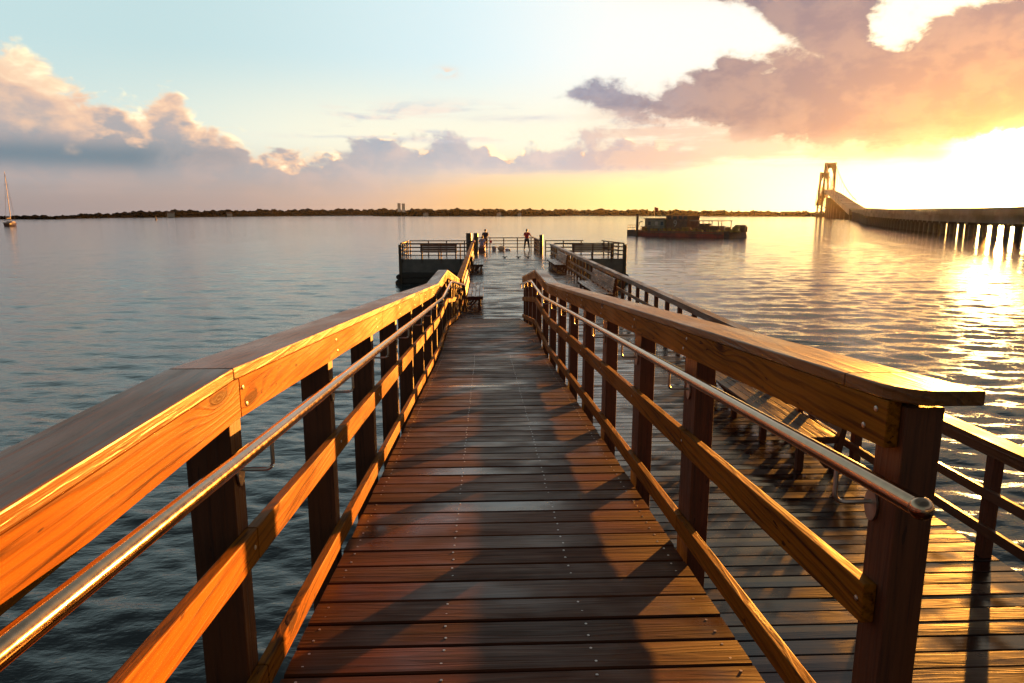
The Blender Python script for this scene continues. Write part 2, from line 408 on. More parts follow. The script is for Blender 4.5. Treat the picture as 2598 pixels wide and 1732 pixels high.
# ------------------------------------------------------------------ benches
def bench(L, label):
    """faces -x, its back to +x; origin at floor, middle of the back edge"""
    t = thing('bench', label, 'bench', (0,0,0), 0, 'timber benches along the pier')
    for i in range(4):
        x = -0.60 + i * 0.128
        MB().box(x, x + 0.115, -L/2, L/2, 0.415, 0.453, 0.1 + 0.25*i).build('seat_slat', M['bench_y'], t, 0.004)
    for i in range(4):
        z = 0.49 + i * 0.115; x = -0.085 + (z - 0.45) * 0.16
        MB().hexa([(x,-L/2,z),(x+0.035,-L/2,z),(x+0.035,L/2,z),(x,L/2,z),(x+0.017,-L/2,z+0.1),(x+0.052,-L/2,z+0.1),(x+0.052,L/2,z+0.1),(x+0.017,L/2,z+0.1)], 0.2+0.2*i).build('back_slat', M['bench_y'], t, 0.004)
    n = max(3, round(L / 1.25) + 1)
    for k in range(n):
        y = -L/2 + 0.10 + k * (L - 0.2 - 0.08) / (n - 1)
        mb = MB()
        mb.box(-0.52, -0.44, y, y+0.07, 0, 0.33, 0.3)
        mb.hexa([(-0.10,y,0),(-0.02,y,0),(-0.02,y+0.07,0),(-0.10,y+0.07,0),(0.045,y,0.95),(0.115,y,0.95),(0.115,y+0.07,0.95),(0.045,y+0.07,0.95)], 0.5)
        mb.box(-0.60, -0.022, y+0.012, y+0.058, 0.331, 0.413, 0.6)
        mb.hexa([(-0.16,y+0.015,0.02),(-0.09,y+0.015,0.02),(-0.09,y+0.055,0.02),(-0.16,y+0.055,0.02),(-0.44,y+0.015,0.329),(-0.37,y+0.015,0.329),(-0.37,y+0.055,0.329),(-0.44,y+0.055,0.329)], 0.4)
        mb.build('bench_frame', M['post'], t, 0.003)
    return t
b1 = bench(4.6, 'nearest timber bench on the lower deck, seen under the shaded ramp rail'); b1.location = (4.2, 9.75, DECK)
dup(b1, (4.2, 24.2, DECK), 0, 'middle bench against the right pier railing, just past the ramp end')
dup(b1, (4.2, 37.3, DECK), 0, 'farthest bench against the right pier railing, near its far end')
dup(b1, (-0.66, 23.75, DECK), math.pi, 'bench against the left orange railing beside the foot of the ramp')
dup(b1, (-0.68, 37.6, DECK), math.pi, 'bench against the left railing, farther out towards the people')

# ------------------------------------------------------------------ pier head
head = thing('pier_platform', 'wide concrete pier head with dark timber sides where people fish', 'pier', (0, 0, 0))
mb = MB(); mb.box(-5.78, 9.68, 46.8, 52.0, 0.78, DECK + 0.004); mb.build('concrete_slab', M['concrete'], head, 0.02)
MB().box(-1.0, 4.45, 52.003, 58.5, 0.78, DECK + 0.004).build('concrete_slab', M['concrete'], head, 0.02)
q = random.Random(3)
mb = MB()
for r_, (z0, z1) in enumerate(((0.44, 0.775), (0.07, 0.42), (-0.35, 0.05))):
    for k in range(6):
        xa = -5.8 + k * 2.58; j = q.uniform(-0.05, 0.05)
        mb.box(xa + 0.01, xa + 2.56, 46.72 + j, 51.9, z0, z1, q.uniform(0.1, 1))
mb.build('timber_crib', M['crib'], head, 0.03)
MB().box(-1.1, 4.5, 51.92, 58.4, -0.5, 0.775).build('timber_crib', M['crib'], head, 0.03)
for x, z, r_ in ((-5.86, 0.50, 0.17), (-5.90, 0.12, 0.19), (9.72, 0.50, 0.16), (9.74, 0.10, 0.18)):
    MB().tube([(x, 46.6, z), (x, 51.8, z)], r_, 12).build('fender_log', M['crib'], head, smooth=False)
for x in (-5.72, 9.60):
    MB().box(x-0.09, x+0.09, 46.6, 46.715, -0.6, DECK + 0.98).build('corner_post', M['pile'], head, 0.01)
HR = dict(h=1.07, rails=((0.76, 0.82), (0.50, 0.56), (0.22, 0.28)), cap=0.14, fascia=0.03, pw=0.08)
Z1 = DECK + 0.004
dm = M['rail_x']
side_railing('pier_railing', 'front railing of the left wing of the pier head, behind a dark bench back', (-5.6, 46.92), (-0.95, 46.92), Z1, 1.3, (0, -1), mat=dm, **HR)
side_railing('pier_railing', 'short end railing closing the left tip of the pier head', (-5.62, 47.08), (-5.62, 51.6), Z1, 1.1, (-1, 0), mat=dm, **HR)
side_railing('pier_railing', 'rear railing of the left wing of the pier head, against open water', (-5.6, 51.75), (-1.4, 51.75), Z1, 1.35, (0, 1), mat=dm, **HR)
side_railing('pier_railing', 'front railing of the right wing of the pier head, with benches', (4.75, 46.92), (9.5, 46.92), Z1, 1.3, (0, -1), mat=dm, **HR)
side_railing('pier_railing', 'slanting end railing at the right tip of the pier head', (9.5, 47.1), (8.75, 51.4), Z1, 1.0, (0.985, 0.17), mat=dm, **HR)
side_railing('pier_railing', 'rear railing of the right wing, ending short of the right tip', (4.55, 51.75), (7.45, 51.75), Z1, 1.35, (0, 1), mat=dm, **HR)
side_railing('pier_railing', 'outermost railing at the very end of the pier, between the standing people', (-0.85, 58.2), (4.2, 58.2), Z1, 1.16, (0, 1), mat=dm, anchor=0.1, **HR)
side_railing('pier_railing', 'side railing of the pier end beside the person in red', (4.12, 52.3), (4.12, 58.15), Z1, 1.16, (1, 0), mat=dm, **HR)
side_railing('pier_railing', 'side railing of the pier end beside the person in lavender', (-0.80, 52.5), (-0.80, 58.1), Z1, 1.16, (-1, 0), mat=dm, **HR)
def pile(x, y, w, top, label):
    return tag(MB().sections([[(x+w/2*math.cos(k*math.pi/6)*(1+0.08*math.cos(k*5)), y+w/2*math.sin(k*math.pi/6), z) for k in range(12)] for z in (-2, 0.5, 2, top-0.03, top)]).build('mooring_pile', M['pile'], None, 0.01), label, 'pile', 'mooring piles at the pier head')
pile(-1.19, 52.25, 0.42, EYE-1.40, 'thick mooring pile, left one of the pair behind the left railing end')
pile(-0.66, 52.2, 0.32, EYE-1.40, 'slimmer mooring pile, right one of the pair next to the lavender shirt')
pile(4.28, 52.15, 0.27, EYE-1.53, 'lone mooring pile on the right, beside the person in red')
def wing_bench(x, L, label):
    t = thing('bench', label, 'bench', (x, 47.1, Z1), 0, 'benches on the pier head')
    for i in range(3): MB().box(-L/2, L/2, 0.02+i*0.03, 0.055+i*0.03, 0.62+i*0.14-0.06, 0.75+i*0.14-0.06, 0.2+0.2*i).build('back_slat', M['rail_x'], t, 0.004)
    for i in range(3): MB().box(-L/2, L/2, 0.12+i*0.15, 0.26+i*0.15, 0.41, 0.45, 0.2+0.2*i).build('seat_slat', M['rail_x'], t, 0.004)
    for k in range(3):
        xx = -L/2 + 0.05 + k*(L-0.18)/2
        MB().box(xx, xx+0.08, 0.085, 0.12, 0, 0.9).box(xx, xx+0.08, 0.48, 0.55, 0, 0.405).build('bench_frame', M['rail_x'], t)
    return t
wing_bench(-3.15, 2.5, 'dark bench seen from behind on the left wing of the pier head')
wing_bench(7.45, 2.9, 'dark bench seen from behind on the right wing of the pier head')
for x, l in ((1.39, 'small dark cleat on the pier head edge, leftmost of three'), (2.34, 'small dark cleat on the pier head edge, middle of three'), (3.0, 'small dark cleat on the pier head edge, rightmost of three')):
    tag(MB().box(x-0.05, x+0.05, 47.5, 47.62, Z1, Z1+0.07).tube([(x-0.17, 47.56, Z1+0.1), (x, 47.56, Z1+0.075), (x+0.17, 47.56, Z1+0.1)], 0.03, 8).build('mooring_cleat', M['dark']), l, 'cleat', 'cleats on the pier head')

# ------------------------------------------------------------------ people
def skin_obj(name, J, Ed, mat, parent, sub=1, root='pelvis'):
    names = list(J); idx = {k: i for i, k in enumerate(names)}
    me = bpy.data.meshes.new(name); me.from_pydata([J[k][0] for k in names], [(idx[a], idx[b]) for a, b in Ed], []); me.update()
    o = bpy.data.objects.new(name, me); COL.objects.link(o)
    o.modifiers.new('skin', 'SKIN'); me.skin_vertices or None
    sv = me.skin_vertices[0].data
    for k in names:
        r = J[k][1]; sv[idx[k]].radius = (r, r) if not isinstance(r, tuple) else r
        sv[idx[k]].use_root = (k == root) or (root not in J and k == names[0])
    if sub: o.modifiers.new('sub', 'SUBSURF').levels = sub; o.modifiers['sub'].render_levels = sub
    dg = bpy.context.evaluated_depsgraph_get(); dg.update()
    m2 = bpy.data.meshes.new_from_object(o.evaluated_get(dg)); m2.name = name
    o.modifiers.clear(); old = o.data; o.data = m2; bpy.data.meshes.remove(old)
    m2.materials.clear(); m2.materials.append(mat)
    m2.polygons.foreach_set('use_smooth', [True]*len(m2.polygons))
    o.parent = parent
    return o
def person(label, loc, rz, P, top, legs, long_legs):
    t = thing('person', label, 'person', loc, rz)
    J = {'pelvis': (P['pelvis'], (0.145, 0.105)), 'waist': (P['waist'], (0.13, 0.095)), 'chest': (P['chest'], (0.155, 0.105)), 'neck': (P['neck'], 0.052),
         'skull': (P['head'], (0.075, 0.09)), 'crown': (P['crown'], (0.07, 0.08))}
    E_ = [('pelvis', 'waist'), ('waist', 'chest'), ('chest', 'neck'), ('neck', 'skull'), ('skull', 'crown')]
    for s_ in 'lr':
        for a, r_ in (('hip', 0.088), ('knee', 0.058), ('ankle', 0.04)): J[a+s_] = (P[a+s_], r_)
        f = Vector(P['ankle'+s_]); J['toe'+s_] = ((f.x, f.y + 0.17, f.z - 0.04), 0.034)
        for a, r_ in (('sho', 0.062), ('elb', 0.042), ('wri', 0.029)): J[a+s_] = (P[a+s_], r_)
        w = Vector(P['wri'+s_]); d = (w - Vector(P['elb'+s_])).normalized(); sd = d.cross(Vector((0,0,1)));  sd = sd.normalized() if sd.length > 0.2 else Vector((1,0,0))
        pm = w + d*0.06; J['palm'+s_] = (tuple(pm), (0.036, 0.018))
        E_ += [('pelvis', 'hip'+s_), ('hip'+s_, 'knee'+s_), ('knee'+s_, 'ankle'+s_), ('ankle'+s_, 'toe'+s_), ('chest', 'sho'+s_), ('sho'+s_, 'elb'+s_), ('elb'+s_, 'wri'+s_), ('wri'+s_, 'palm'+s_)]
        for k, (off, ln) in enumerate(((-0.03, 0.075), (-0.01, 0.09), (0.01, 0.085), (0.03, 0.065))):
            J[f'fin{k}{s_}'] = (tuple(pm + d*(0.03+ln*0.6) + sd*off), 0.009); J[f'tip{k}{s_}'] = (tuple(pm + d*(0.03+ln) + sd*off + Vector((0,0,-0.025))), 0.008)
            E_ += [('palm'+s_, f'fin{k}{s_}'), (f'fin{k}{s_}', f'tip{k}{s_}')]
        J['thu'+s_] = (tuple(pm + d*0.015 + sd*(0.06 if s_ == 'l' else -0.06)), 0.010); E_.append(('palm'+s_, 'thu'+s_))
    body = skin_obj('body', J, E_, M['skin'], t)
    hd = Vector(P['head']); cr = Vector(P['crown'])
    mb = MB(); mb.ball(hd + (cr-hd)*0.55 + Vector((0, -0.012, 0)), 0.108, 14, 9, (0.88, 0.98, 1.0)); mb.build('hair', M['hair'], t, smooth=True)
    fc = hd + Vector((0, 0.085, -0.005))
    MB().ball(fc + Vector((0, 0.015, -0.01)), 0.018, 8, 5, (0.7, 1, 1.2)).build('nose', M['skin'], t, smooth=True)
    for sx in (-1, 1):
        MB().ball(fc + Vector((sx*0.032, -0.004, 0.025)), 0.011, 8, 5).build('eye', M['hair'], t, smooth=True)
        MB().ball(hd + Vector((sx*0.092, 0, 0.0)), 0.028, 8, 5, (0.35, 0.7, 1.1)).build('ear', M['skin'], t, smooth=True)
    MB().ball(fc + Vector((0, 0.002, -0.045)), 0.02, 8, 4, (1.2, 0.4, 0.3)).build('mouth', plain('lips', (0.3, 0.12, 0.1), 0.5), t, smooth=True)
    k = 1.17
    mid = lambda a, b, f: tuple(Vector(P[a])*(1-f) + Vector(P[b])*f)
    Js = {'pelvis': (mid('pelvis', 'waist', 0.05), (0.172, 0.132)), 'waist': (P['waist'], (0.155, 0.118)), 'chest': (P['chest'], (0.18, 0.127)), 'col': (mid('chest', 'neck', 0.75), 0.075)}
    Es = [('pelvis', 'waist'), ('waist', 'chest'), ('chest', 'col')]
    for s_ in 'lr':
        Js['sho'+s_] = (P['sho'+s_], 0.08); Js['slv'+s_] = (mid('sho'+s_, 'elb'+s_, 0.75), 0.066); Es += [('chest', 'sho'+s_), ('sho'+s_, 'slv'+s_)]
    skin_obj('shirt', Js, Es, top, t)
    Jl = {'pelvis': (P['pelvis'], (0.16, 0.12))}; El = []
    for s_ in 'lr':
        Jl['hip'+s_] = (P['hip'+s_], 0.108); Jl['kn'+s_] = (mid('hip'+s_, 'knee'+s_, 0.98), 0.082); El += [('pelvis', 'hip'+s_), ('hip'+s_, 'kn'+s_)]
        if long_legs: Jl['an'+s_] = (mid('knee'+s_, 'ankle'+s_, 0.9), 0.06); El.append(('kn'+s_, 'an'+s_))
    skin_obj('trousers' if long_legs else 'shorts', Jl, El, legs, t)
    for s_ in 'lr':
        f = Vector(P['ankle'+s_])
        MB().ball((f.x, f.y+0.07, f.z-0.045), 0.13, 12, 6, (0.42, 1.08, 0.36)).build('shoe', M['shoe'], t, smooth=True)
    return t
stand = lambda sp, hy, arm: dict(pelvis=(0,0,0.93), waist=(0,0.01,1.10), chest=(0,hy*0.5,1.34), neck=(0,hy,1.53), head=(0,hy+0.03,1.64), crown=(0,hy+0.03,1.71),
    hipl=(-0.1,0,0.88), hipr=(0.1,0,0.88), kneel=(-0.1-sp*0.5,0.03,0.49), kneer=(0.1+sp*0.5,0.03,0.49), anklel=(-0.1-sp,0,0.09), ankler=(0.1+sp,0,0.09),
    shol=(-0.19,hy*0.75,1.44), shor=(0.19,hy*0.75,1.44), **arm)
armA = dict(elbl=(-0.25,0.22,1.20), elbr=(0.25,0.22,1.20), wril=(-0.10,0.44,1.17), wrir=(0.10,0.44,1.17))
person('standing person in dark shirt with back turned, leaning on the end railing', (0.06, 57.6, Z1), 0, stand(0.03, 0.06, armA), M['shirt_dark'], M['pants'], True)
armB = dict(elbl=(-0.24,0.16,1.18), elbr=(0.33,0.14,1.20), wril=(-0.08,0.36,1.14), wrir=(0.46,0.34,1.13))
person('standing person in bright red shirt and dark trousers, elbow on the railing', (3.52, 57.55, Z1), R(-8), stand(0.12, 0.05, armB), M['shirt_red'], M['pants'], True)
sit = dict(pelvis=(0,0,0.50), waist=(0,0.06,0.67), chest=(0,0.20,0.90), neck=(0,0.30,1.06), head=(0,0.38,1.14), crown=(0,0.41,1.20),
    hipl=(-0.1,0.03,0.48), hipr=(0.1,0.03,0.48), kneel=(-0.20,0.43,0.50), kneer=(0.20,0.43,0.50), anklel=(-0.2,0.38,0.09), ankler=(0.2,0.38,0.09),
    shol=(-0.19,0.24,0.97), shor=(0.19,0.24,0.97), elbl=(-0.27,0.36,0.74), elbr=(0.27,0.36,0.74), wril=(-0.12,0.56,0.68), wrir=(0.12,0.56,0.68))
person('person in lavender shirt and patterned shorts sitting hunched with back turned', (-0.22, 55.0, Z1), R(-6), sit, M['shirt_lav'], M['shorts'], False)
c = thing('cooler', 'low brown chest under the person in the lavender shirt', 'cooler', (-0.22, 54.98, Z1), R(-6))
MB().box(-0.26, 0.26, -0.17, 0.17, 0, 0.33).build('body', plain('chest_brown', (0.16, 0.06, 0.05), 0.5), c, 0.02); MB().box(-0.27, 0.27, -0.18, 0.18, 0.333, 0.385).build('lid', plain('chest_lid', (0.3, 0.24, 0.22), 0.5), c, 0.015)
bk = thing('bucket', 'dull mauve bucket on the deck at the pier end', 'bucket', (0.78, 57.4, Z1))
MB().cyl(0, 0, 0, 0.36, 0.15, 18, 0.19).build('pail', plain('pail', (0.30, 0.24, 0.27), 0.5), bk, smooth=False)
MB().tube([(0.19*math.cos(a), 0.03, 0.35 + 0.16*math.sin(a)) for a in np.linspace(0, math.pi, 12)], 0.008, 6).build('handle', M['dark'], bk)
bg = thing('bag', 'pale cream and orange bag slumped on the deck at the pier end', 'bag', (1.38, 57.3, Z1))
MB().ball((0, 0, 0.19), 0.25, 16, 9, (1.25, 0.7, 0.85)).build('sack', plain('cream_canvas', (0.5, 0.36, 0.24), 0.9, 0, 0.2, 5, 0.3), bg, smooth=True)
MB().tube([(0.18*math.cos(a), 0, 0.36 + 0.13*math.sin(a)) for a in np.linspace(0, math.pi, 12)], 0.014, 6).build('strap', plain('strap', (0.5, 0.3, 0.06), 0.8), bg)
tg = thing('tote', 'small yellow and violet bundle lying right of the cream bag', 'bundle', (1.85, 57.2, Z1))
MB().ball((0, 0, 0.09), 0.14, 12, 7, (1.3, 0.8, 0.66)).build('wrap', plain('violet_cloth', (0.30, 0.24, 0.40), 0.9), tg, smooth=True)
MB().ball((0.2, 0.02, 0.07), 0.09, 12, 7, (1.2, 0.8, 0.8)).build('pouch', plain('yellow_cloth', (0.55, 0.36, 0.05), 0.9), tg, smooth=True)
cl = thing('bundle', 'dark and pink bundle resting on the far end of the left railing', 'bundle', (-0.86, 47.2, DECK + 1.072))
MB().ball((-0.14, 0, 0.09), 0.15, 12, 7, (1.2, 1, 0.62)).build('coat', M['shirt_dark'], cl, smooth=True); MB().ball((0.11, 0.05, 0.1), 0.12, 12, 7, (0.9, 0.9, 0.85)).build('scarf', plain('pink_cloth', (0.6, 0.33, 0.33), 0.9), cl, smooth=True)
q = random.Random(2)
mb = MB()
secs = [[(0.42 + 0.03*math.sin(i*1.7), 58.165 - (0.012 if j < 4 else 0.0) - 0.01*math.sin(i), DECK + 0.84 - i*0.045) if j in (0, 3, 4, 7) else (0.62 + 0.02*math.sin(i*2.2), 58.165 - (0.012 if j < 4 else 0.0), DECK + 0.84 - i*0.045) for j in (0, 1, 5, 4)] for i in range(6)]
tag(mb.sections(secs).build('cloth', plain('red_cloth', (0.5, 0.04, 0.04), 0.9)), 'red cloth hanging on the end railing beside the dark shirted person', 'cloth')

# ------------------------------------------------------------------ helpers for far things
def polar(az, d): return (d * math.sin(R(az)), d * math.cos(R(az)))
# barge
bp0, bp1 = Vector((32.2, 156.5, 0)), Vector((48.9, 136.6, 0)); bv = (bp1 - bp0); BL = bv.length
barge = thing('work_barge', 'rusty red work barge with cabins lying off the pier head', 'barge', tuple(bp0), math.atan2(bv.y, bv.x))
rust = plain('rusty_hull', (0.24, 0.03, 0.014), 0.6, 0, 0.45, 0.6, 0.2); boot = plain('hull_brown', (0.11, 0.045, 0.022), 0.6, 0, 0.4, 0.8)
brn = plain('barge_brown', (0.15, 0.07, 0.035), 0.6, 0, 0.4, 1.2); grn = plain('barge_grey_green', (0.17, 0.16, 0.12), 0.6, 0, 0.35, 1.4); yel = plain('machine_yellow', (0.3, 0.16, 0.025), 0.55, 0, 0.3, 2.0)
pale = plain('barge_pale', (0.34, 0.3, 0.26), 0.6, 0, 0.15, 3); glass = plain('dark_window', (0.03, 0.04, 0.05), 0.1)
W = 7.5
MB().sections([[(x, y, z) for y, z in ((0, -0.6), (0, 1.05), (W, 1.05), (W, -0.6))] for x in (3.0, BL - 1.2)]).build('hull', rust, barge, 0.05)
MB().hexa([(0.0,0.4,-0.6),(2.98,0.4,-0.6),(2.98,W-0.4,-0.6),(0.0,W-0.4,-0.6),(0,0.4,1.2),(2.98,0.4,1.2),(2.98,W-0.4,1.2),(0,W-0.4,1.2)]).build('bow_pontoon', boot, barge, 0.05)
MB().hexa([(BL-1.19,0.1,-0.6),(BL+0.2,0.3,-0.6),(BL+0.2,W-0.3,-0.6),(BL-1.19,W-0.1,-0.6),(BL-1.19,0.1,1.3),(BL-0.3,0.3,1.3),(BL-0.3,W-0.3,1.3),(BL-1.19,W-0.1,1.3)]).build('stern_pontoon', boot, barge, 0.05)
MB().box(3.0, BL-1.25, -0.12, -0.003, 0.72, 0.92).build('rubbing_strake', brn, barge)
MB().box(3.01, BL-1.21, 0.0, W, 1.053, 1.12).build('deck_plate', boot, barge)
dh = MB().box(4.3, 9.6, 1.2, 6.0, 1.123, 3.72).build('deckhouse', grn, barge, 0.04)
MB().box(4.1, 10.3, 0.9, 6.3, 3.724, 3.84).build('deckhouse_roof', brn, barge)
for x in (5.2, 7.1, 8.6): MB().box(x, x+0.7, 1.16, 1.197, 2.3, 3.1).build('window', glass if x != 7.1 else pale, dh)
wh = MB().box(9.7, 15.2, 1.5, 6.2, 1.123, 4.3).build('wheelhouse', brn, barge, 0.05)
MB().box(9.3, 16.0, 1.1, 6.6, 4.304, 4.42).build('wheelhouse_roof', brn, barge)
for x in (10.2, 11.6, 13.0, 14.2): MB().box(x, x+0.9, 1.455, 1.497, 3.6, 4.3).build('window', glass, wh)
MB().box(8.9, 9.3, 1.0, 1.6, 4.3, 5.0).build('search_light', yel, barge)
MB().box(16.2, 23.2, 0.8, 6.0, 3.28, 3.42).build('canopy_roof', grn, barge)
for x in (16.3, 18.5, 20.8, 23.0):
    for y in (0.9, 5.8): MB().box(x-0.06, x+0.06, y-0.06, y+0.06, 1.123, 3.277).build('canopy_post', brn, barge)
MB().box(17.0, 22.0, 2.2, 5.0, 1.123, 2.3).box(17.6, 19.0, 2.4, 4.6, 2.303, 2.75).build('engine_block', brn, barge)
for x in (24.0, 25.6, 27.2): MB().cyl(x, 3.0, 1.123, 2.1 + 0.3*(x > 27), 0.62, 14).build('fuel_drum', yel if x < 27 else brn, barge, smooth=False)
MB().tube([(26.6, 1.6, 2.1), (26.6, 4.8, 2.1)], 0.5, 18).box(26.0, 27.2, 1.4, 1.58, 1.123, 2.2).box(26.0, 27.2, 4.82, 5.0, 1.123, 2.2).build('winch', yel, barge)
MB().cyl(3.35, -0.25, -0.8, 4.62, 0.28, 14).build('spud_pole', brn, barge, smooth=False)
fp = MB().cyl(6.6, 1.5, 3.845, 6.3, 0.035, 8).build('flag_pole', pale, barge)
MB().sections([[(6.63+i*0.14, 1.5+0.07*math.sin(i*1.3), 5.55 - 0.03*i), (6.63+i*0.14, 1.515+0.07*math.sin(i*1.3), 5.55-0.03*i), (6.63+i*0.14, 1.515+0.07*math.sin(i*1.3), 6.25-0.03*i), (6.63+i*0.14, 1.5+0.07*math.sin(i*1.3), 6.25-0.03*i)] for i in range(8)]).build('flag', plain('orange_red_flag', (0.7, 0.08, 0.03), 0.8), fp)
mb = MB()
for x0, x1 in ((0.2, 2.9), (BL-3.4, BL-0.5)):
    for z in (1.75, 2.3): mb.tube([(x0, 0.5, z), (x1, 0.5, z)], 0.045, 6)
    n = 5
    for k in range(n): mb.cyl(x0 + (x1-x0)*k/(n-1), 0.5, 1.1, 2.32, 0.045, 6)
for z in (1.6, 2.05): mb.tube([(3.9, 0.18, z), (BL-4.2, 0.18, z)], 0.04, 6)
for k in range(16): mb.cyl(3.9 + (BL-8.1)*k/15, 0.18, 1.12, 2.07, 0.04, 6)
mb.build('guard_rail', brn, barge)
MB().tube([(1.0, 3, 1.2), (1.5, 3, 2.9), (2.3, 3, 3.1)], 0.12, 8).build('davit', brn, barge)
cu = bpy.data.curves.new('number', 'FONT'); cu.body = '9'; cu.size = 2.0; cu.extrude = 0.02; cu.align_x = 'CENTER'
to = bpy.data.objects.new('number', cu); COL.objects.link(to); dg = bpy.context.evaluated_depsgraph_get()
me = bpy.data.meshes.new_from_object(to.evaluated_get(dg)); bpy.data.objects.remove(to)
me.transform(Matrix.Translation((12.2, 1.42, 2.05)) @ Matrix.Rotation(R(90), 4, 'X'))
no = bpy.data.objects.new('number', me); COL.objects.link(no); no.parent = wh; me.materials.append(pale)
mb = MB(); q = random.Random(8)
for k in range(26):
    x = 4.2 + k * 0.95 + q.uniform(-0.3, 0.3); s_ = q.uniform(0.2, 0.65); y = q.uniform(0.4, 0.9); mb.box(x, x+s_*1.4, y, y+s_, 1.123, 1.123+s_*q.uniform(0.7, 1.6))
tag(mb.build('deck_gear', yel, barge), kind='stuff')

# sailing boat
sb = thing('sailboat', 'moored sailboat with bare mast and dark red hull at the far left', 'sailboat', (-186.9, 281.0, 0), R(107))
sec = []
for x, w, k in ((-4.6, 1.0, 0.1), (-3, 1.5, 0), (0, 1.75, 0), (3, 1.2, 0.1), (4.6, 0.45, 0.3), (5.4, 0.06, 0.45)):
    sec.append([(x, -w, 1.15+k), (x, -w*0.85, 0.1), (x, 0, -0.6+k), (x, w*0.85, 0.1), (x, w, 1.15+k)])
MB().sections(sec).build('hull', plain('dark_red_hull', (0.05, 0.008, 0.008), 0.35), sb, 0.02, True)
MB().box(-4.2, -1.2, -1.1, 1.1, 1.16, 1.55).box(-1.1, 2.6, -0.95, 0.95, 1.16, 1.95).build('cabin', plain('cabin_white', (0.26, 0.2, 0.17), 0.4), sb, 0.08)
MB().cyl(0.8, 0, 1.2, 21.0, 0.13, 10, 0.08).build('mast', plain('mast_pale', (0.3, 0.22, 0.18), 0.4), sb, smooth=True)
MB().tube([(0.7, 0, 3.1), (-4.3, 0, 2.9)], 0.11, 8).tube([(0.6, 0, 3.25), (-4.0, 0, 3.1)], 0.19, 8).build('boom', plain('boom_cover', (0.25, 0.19, 0.16), 0.7), sb, smooth=True)
mb = MB()
for p in ((5.3, 0, 1.6), (-4.6, 0, 1.3), (0.6, 1.7, 1.2), (0.6, -1.7, 1.2)): mb.tube([p, (0.8, 0, 20.8)], 0.025, 5)
mb.tube([(0.8, -1.2, 11), (0.8, 1.2, 11)], 0.05, 6).tube([(0.8, -0.9, 16), (0.8, 0.9, 16)], 0.05, 6)
mb.build('rigging', M['dark'], sb)
MB().tube([(-4.6, -1.0, 1.2), (-4.6, -1.0, 2.3), (-4.6, 1.0, 2.3), (-4.6, 1.0, 1.2)], 0.05, 6).build('stern_rail', pale, sb)
# channel marker
bx, by = polar(-24.9, 640)
by_ = thing('channel_marker', 'small dark channel marker standing in the water off the left shore', 'buoy', (bx, by, 0))
MB().cyl(0, 0, -0.4, 0.5, 0.9, 12, 0.8).build('float', M['dark'], by_); MB().cyl(0, 0, 0.5, 3.6, 0.5, 8, 0.12).build('tower', M['dark'], by_)

# ------------------------------------------------------------------ bridges
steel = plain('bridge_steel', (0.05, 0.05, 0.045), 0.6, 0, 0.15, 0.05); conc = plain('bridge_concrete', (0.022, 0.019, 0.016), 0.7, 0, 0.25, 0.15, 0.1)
T1, T2 = Vector((582.9, 1162.0, 0)), Vector((704.2, 1425.6, 0)); ax = (T2 - T1).normalized(); nx = Vector((ax.y, -ax.x, 0))
sus = thing('suspension_bridge', 'twin-towered suspension bridge hazy in the distance under the sun', 'bridge', tuple(T1))
HT = 90.0; DKH = 46.0
def obox(mb, c, u, w, lu, lw, z0, z1):
    pts = [c - u*lu - w*lw, c + u*lu - w*lw, c + u*lu + w*lw, c - u*lu + w*lw]
    if u.cross(w).z < 0: pts.reverse()
    mb.hexa([(p.x, p.y, z0) for p in pts] + [(p.x, p.y, z1) for p in pts])
for T in (T1, T2):
    o = T - T1; mb = MB(); view = Vector((T.y, -T.x, 0)).normalized(); nw = (nx*0.45 + view*0.9).normalized(); uu = Vector((-nw.y, nw.x, 0))
    hw = 7.3
    for s_ in (-1, 1):
        for k in range(6):
            f0, f1 = k/6, (k+1)/6; spread = lambda f: hw + 1.5*(1-f)
            a = o + nw*s_*spread(f0); c = o + nw*s_*spread(f1); hh = 1.9
            q0 = [a - nw*hh - uu*2, a + nw*hh - uu*2, a + nw*hh + uu*2, a - nw*hh + uu*2]; q1 = [c - nw*hh*0.9 - uu*1.8, c + nw*hh*0.9 - uu*1.8, c + nw*hh*0.9 + uu*1.8, c - nw*hh*0.9 + uu*1.8]
            mb.sections([[(p.x, p.y, f0*HT) for p in q0], [(p.x, p.y, f1*HT - 0.001) for p in q1]])
    for z0, z1 in ((HT-9, HT-0.5), (DKH-8, DKH-5)): obox(mb, o, nw, uu, hw-1.72, 1.6, z0, z1)
    for s_ in (-1, 1):          # the pointed arch under the top beam
        for k in range(6):
            zz = HT - 9.1 - k*2.2; wdt = 3.4*(1 - k/6)**1.5
            obox(mb, o + nw*s_*(hw-1.75-wdt/2), nw, uu, wdt/2, 1.55, zz-2.2, zz-0.01)
    for s_ in (1,):
        for zz in (6, 22):
            for sg in (-1, 1):
                a = o - nw*sg*hw; c = o + nw*sg*hw; mb.tube([(a.x, a.y, zz), (c.x, c.y, zz+14)], 0.8, 6)
    mb.build('tower', steel, sus)
    mb = MB(); obox(mb, o, nw, uu, 14, 7, -3, 5.5); mb.build('tower_pier', conc, sus)
deckpts = [(312.2, 570.1, 4.5+EYE), (376.2, 706.0, 12+EYE), (470, 915, 27+EYE), (582.9, 1162, DKH), (643, 1294, DKH+2), (704.2, 1425.6, DKH), (820, 1680, 30)]
def deck(mb, pts, hw, th, org):
    secs = []
    for i, p in enumerate(pts):
        a = Vector(pts[max(0, i-1)]); c = Vector(pts[min(len(pts)-1, i+1)]); d = (c - a); n = Vector((d.y, -d.x, 0)).normalized(); p = Vector(p) - org
        l, r_ = p - n*hw, p + n*hw
        secs.append([(l.x, l.y, p.z-th), (r_.x, r_.y, p.z-th), (r_.x, r_.y, p.z), (l.x, l.y, p.z)])
    mb.sections(secs)
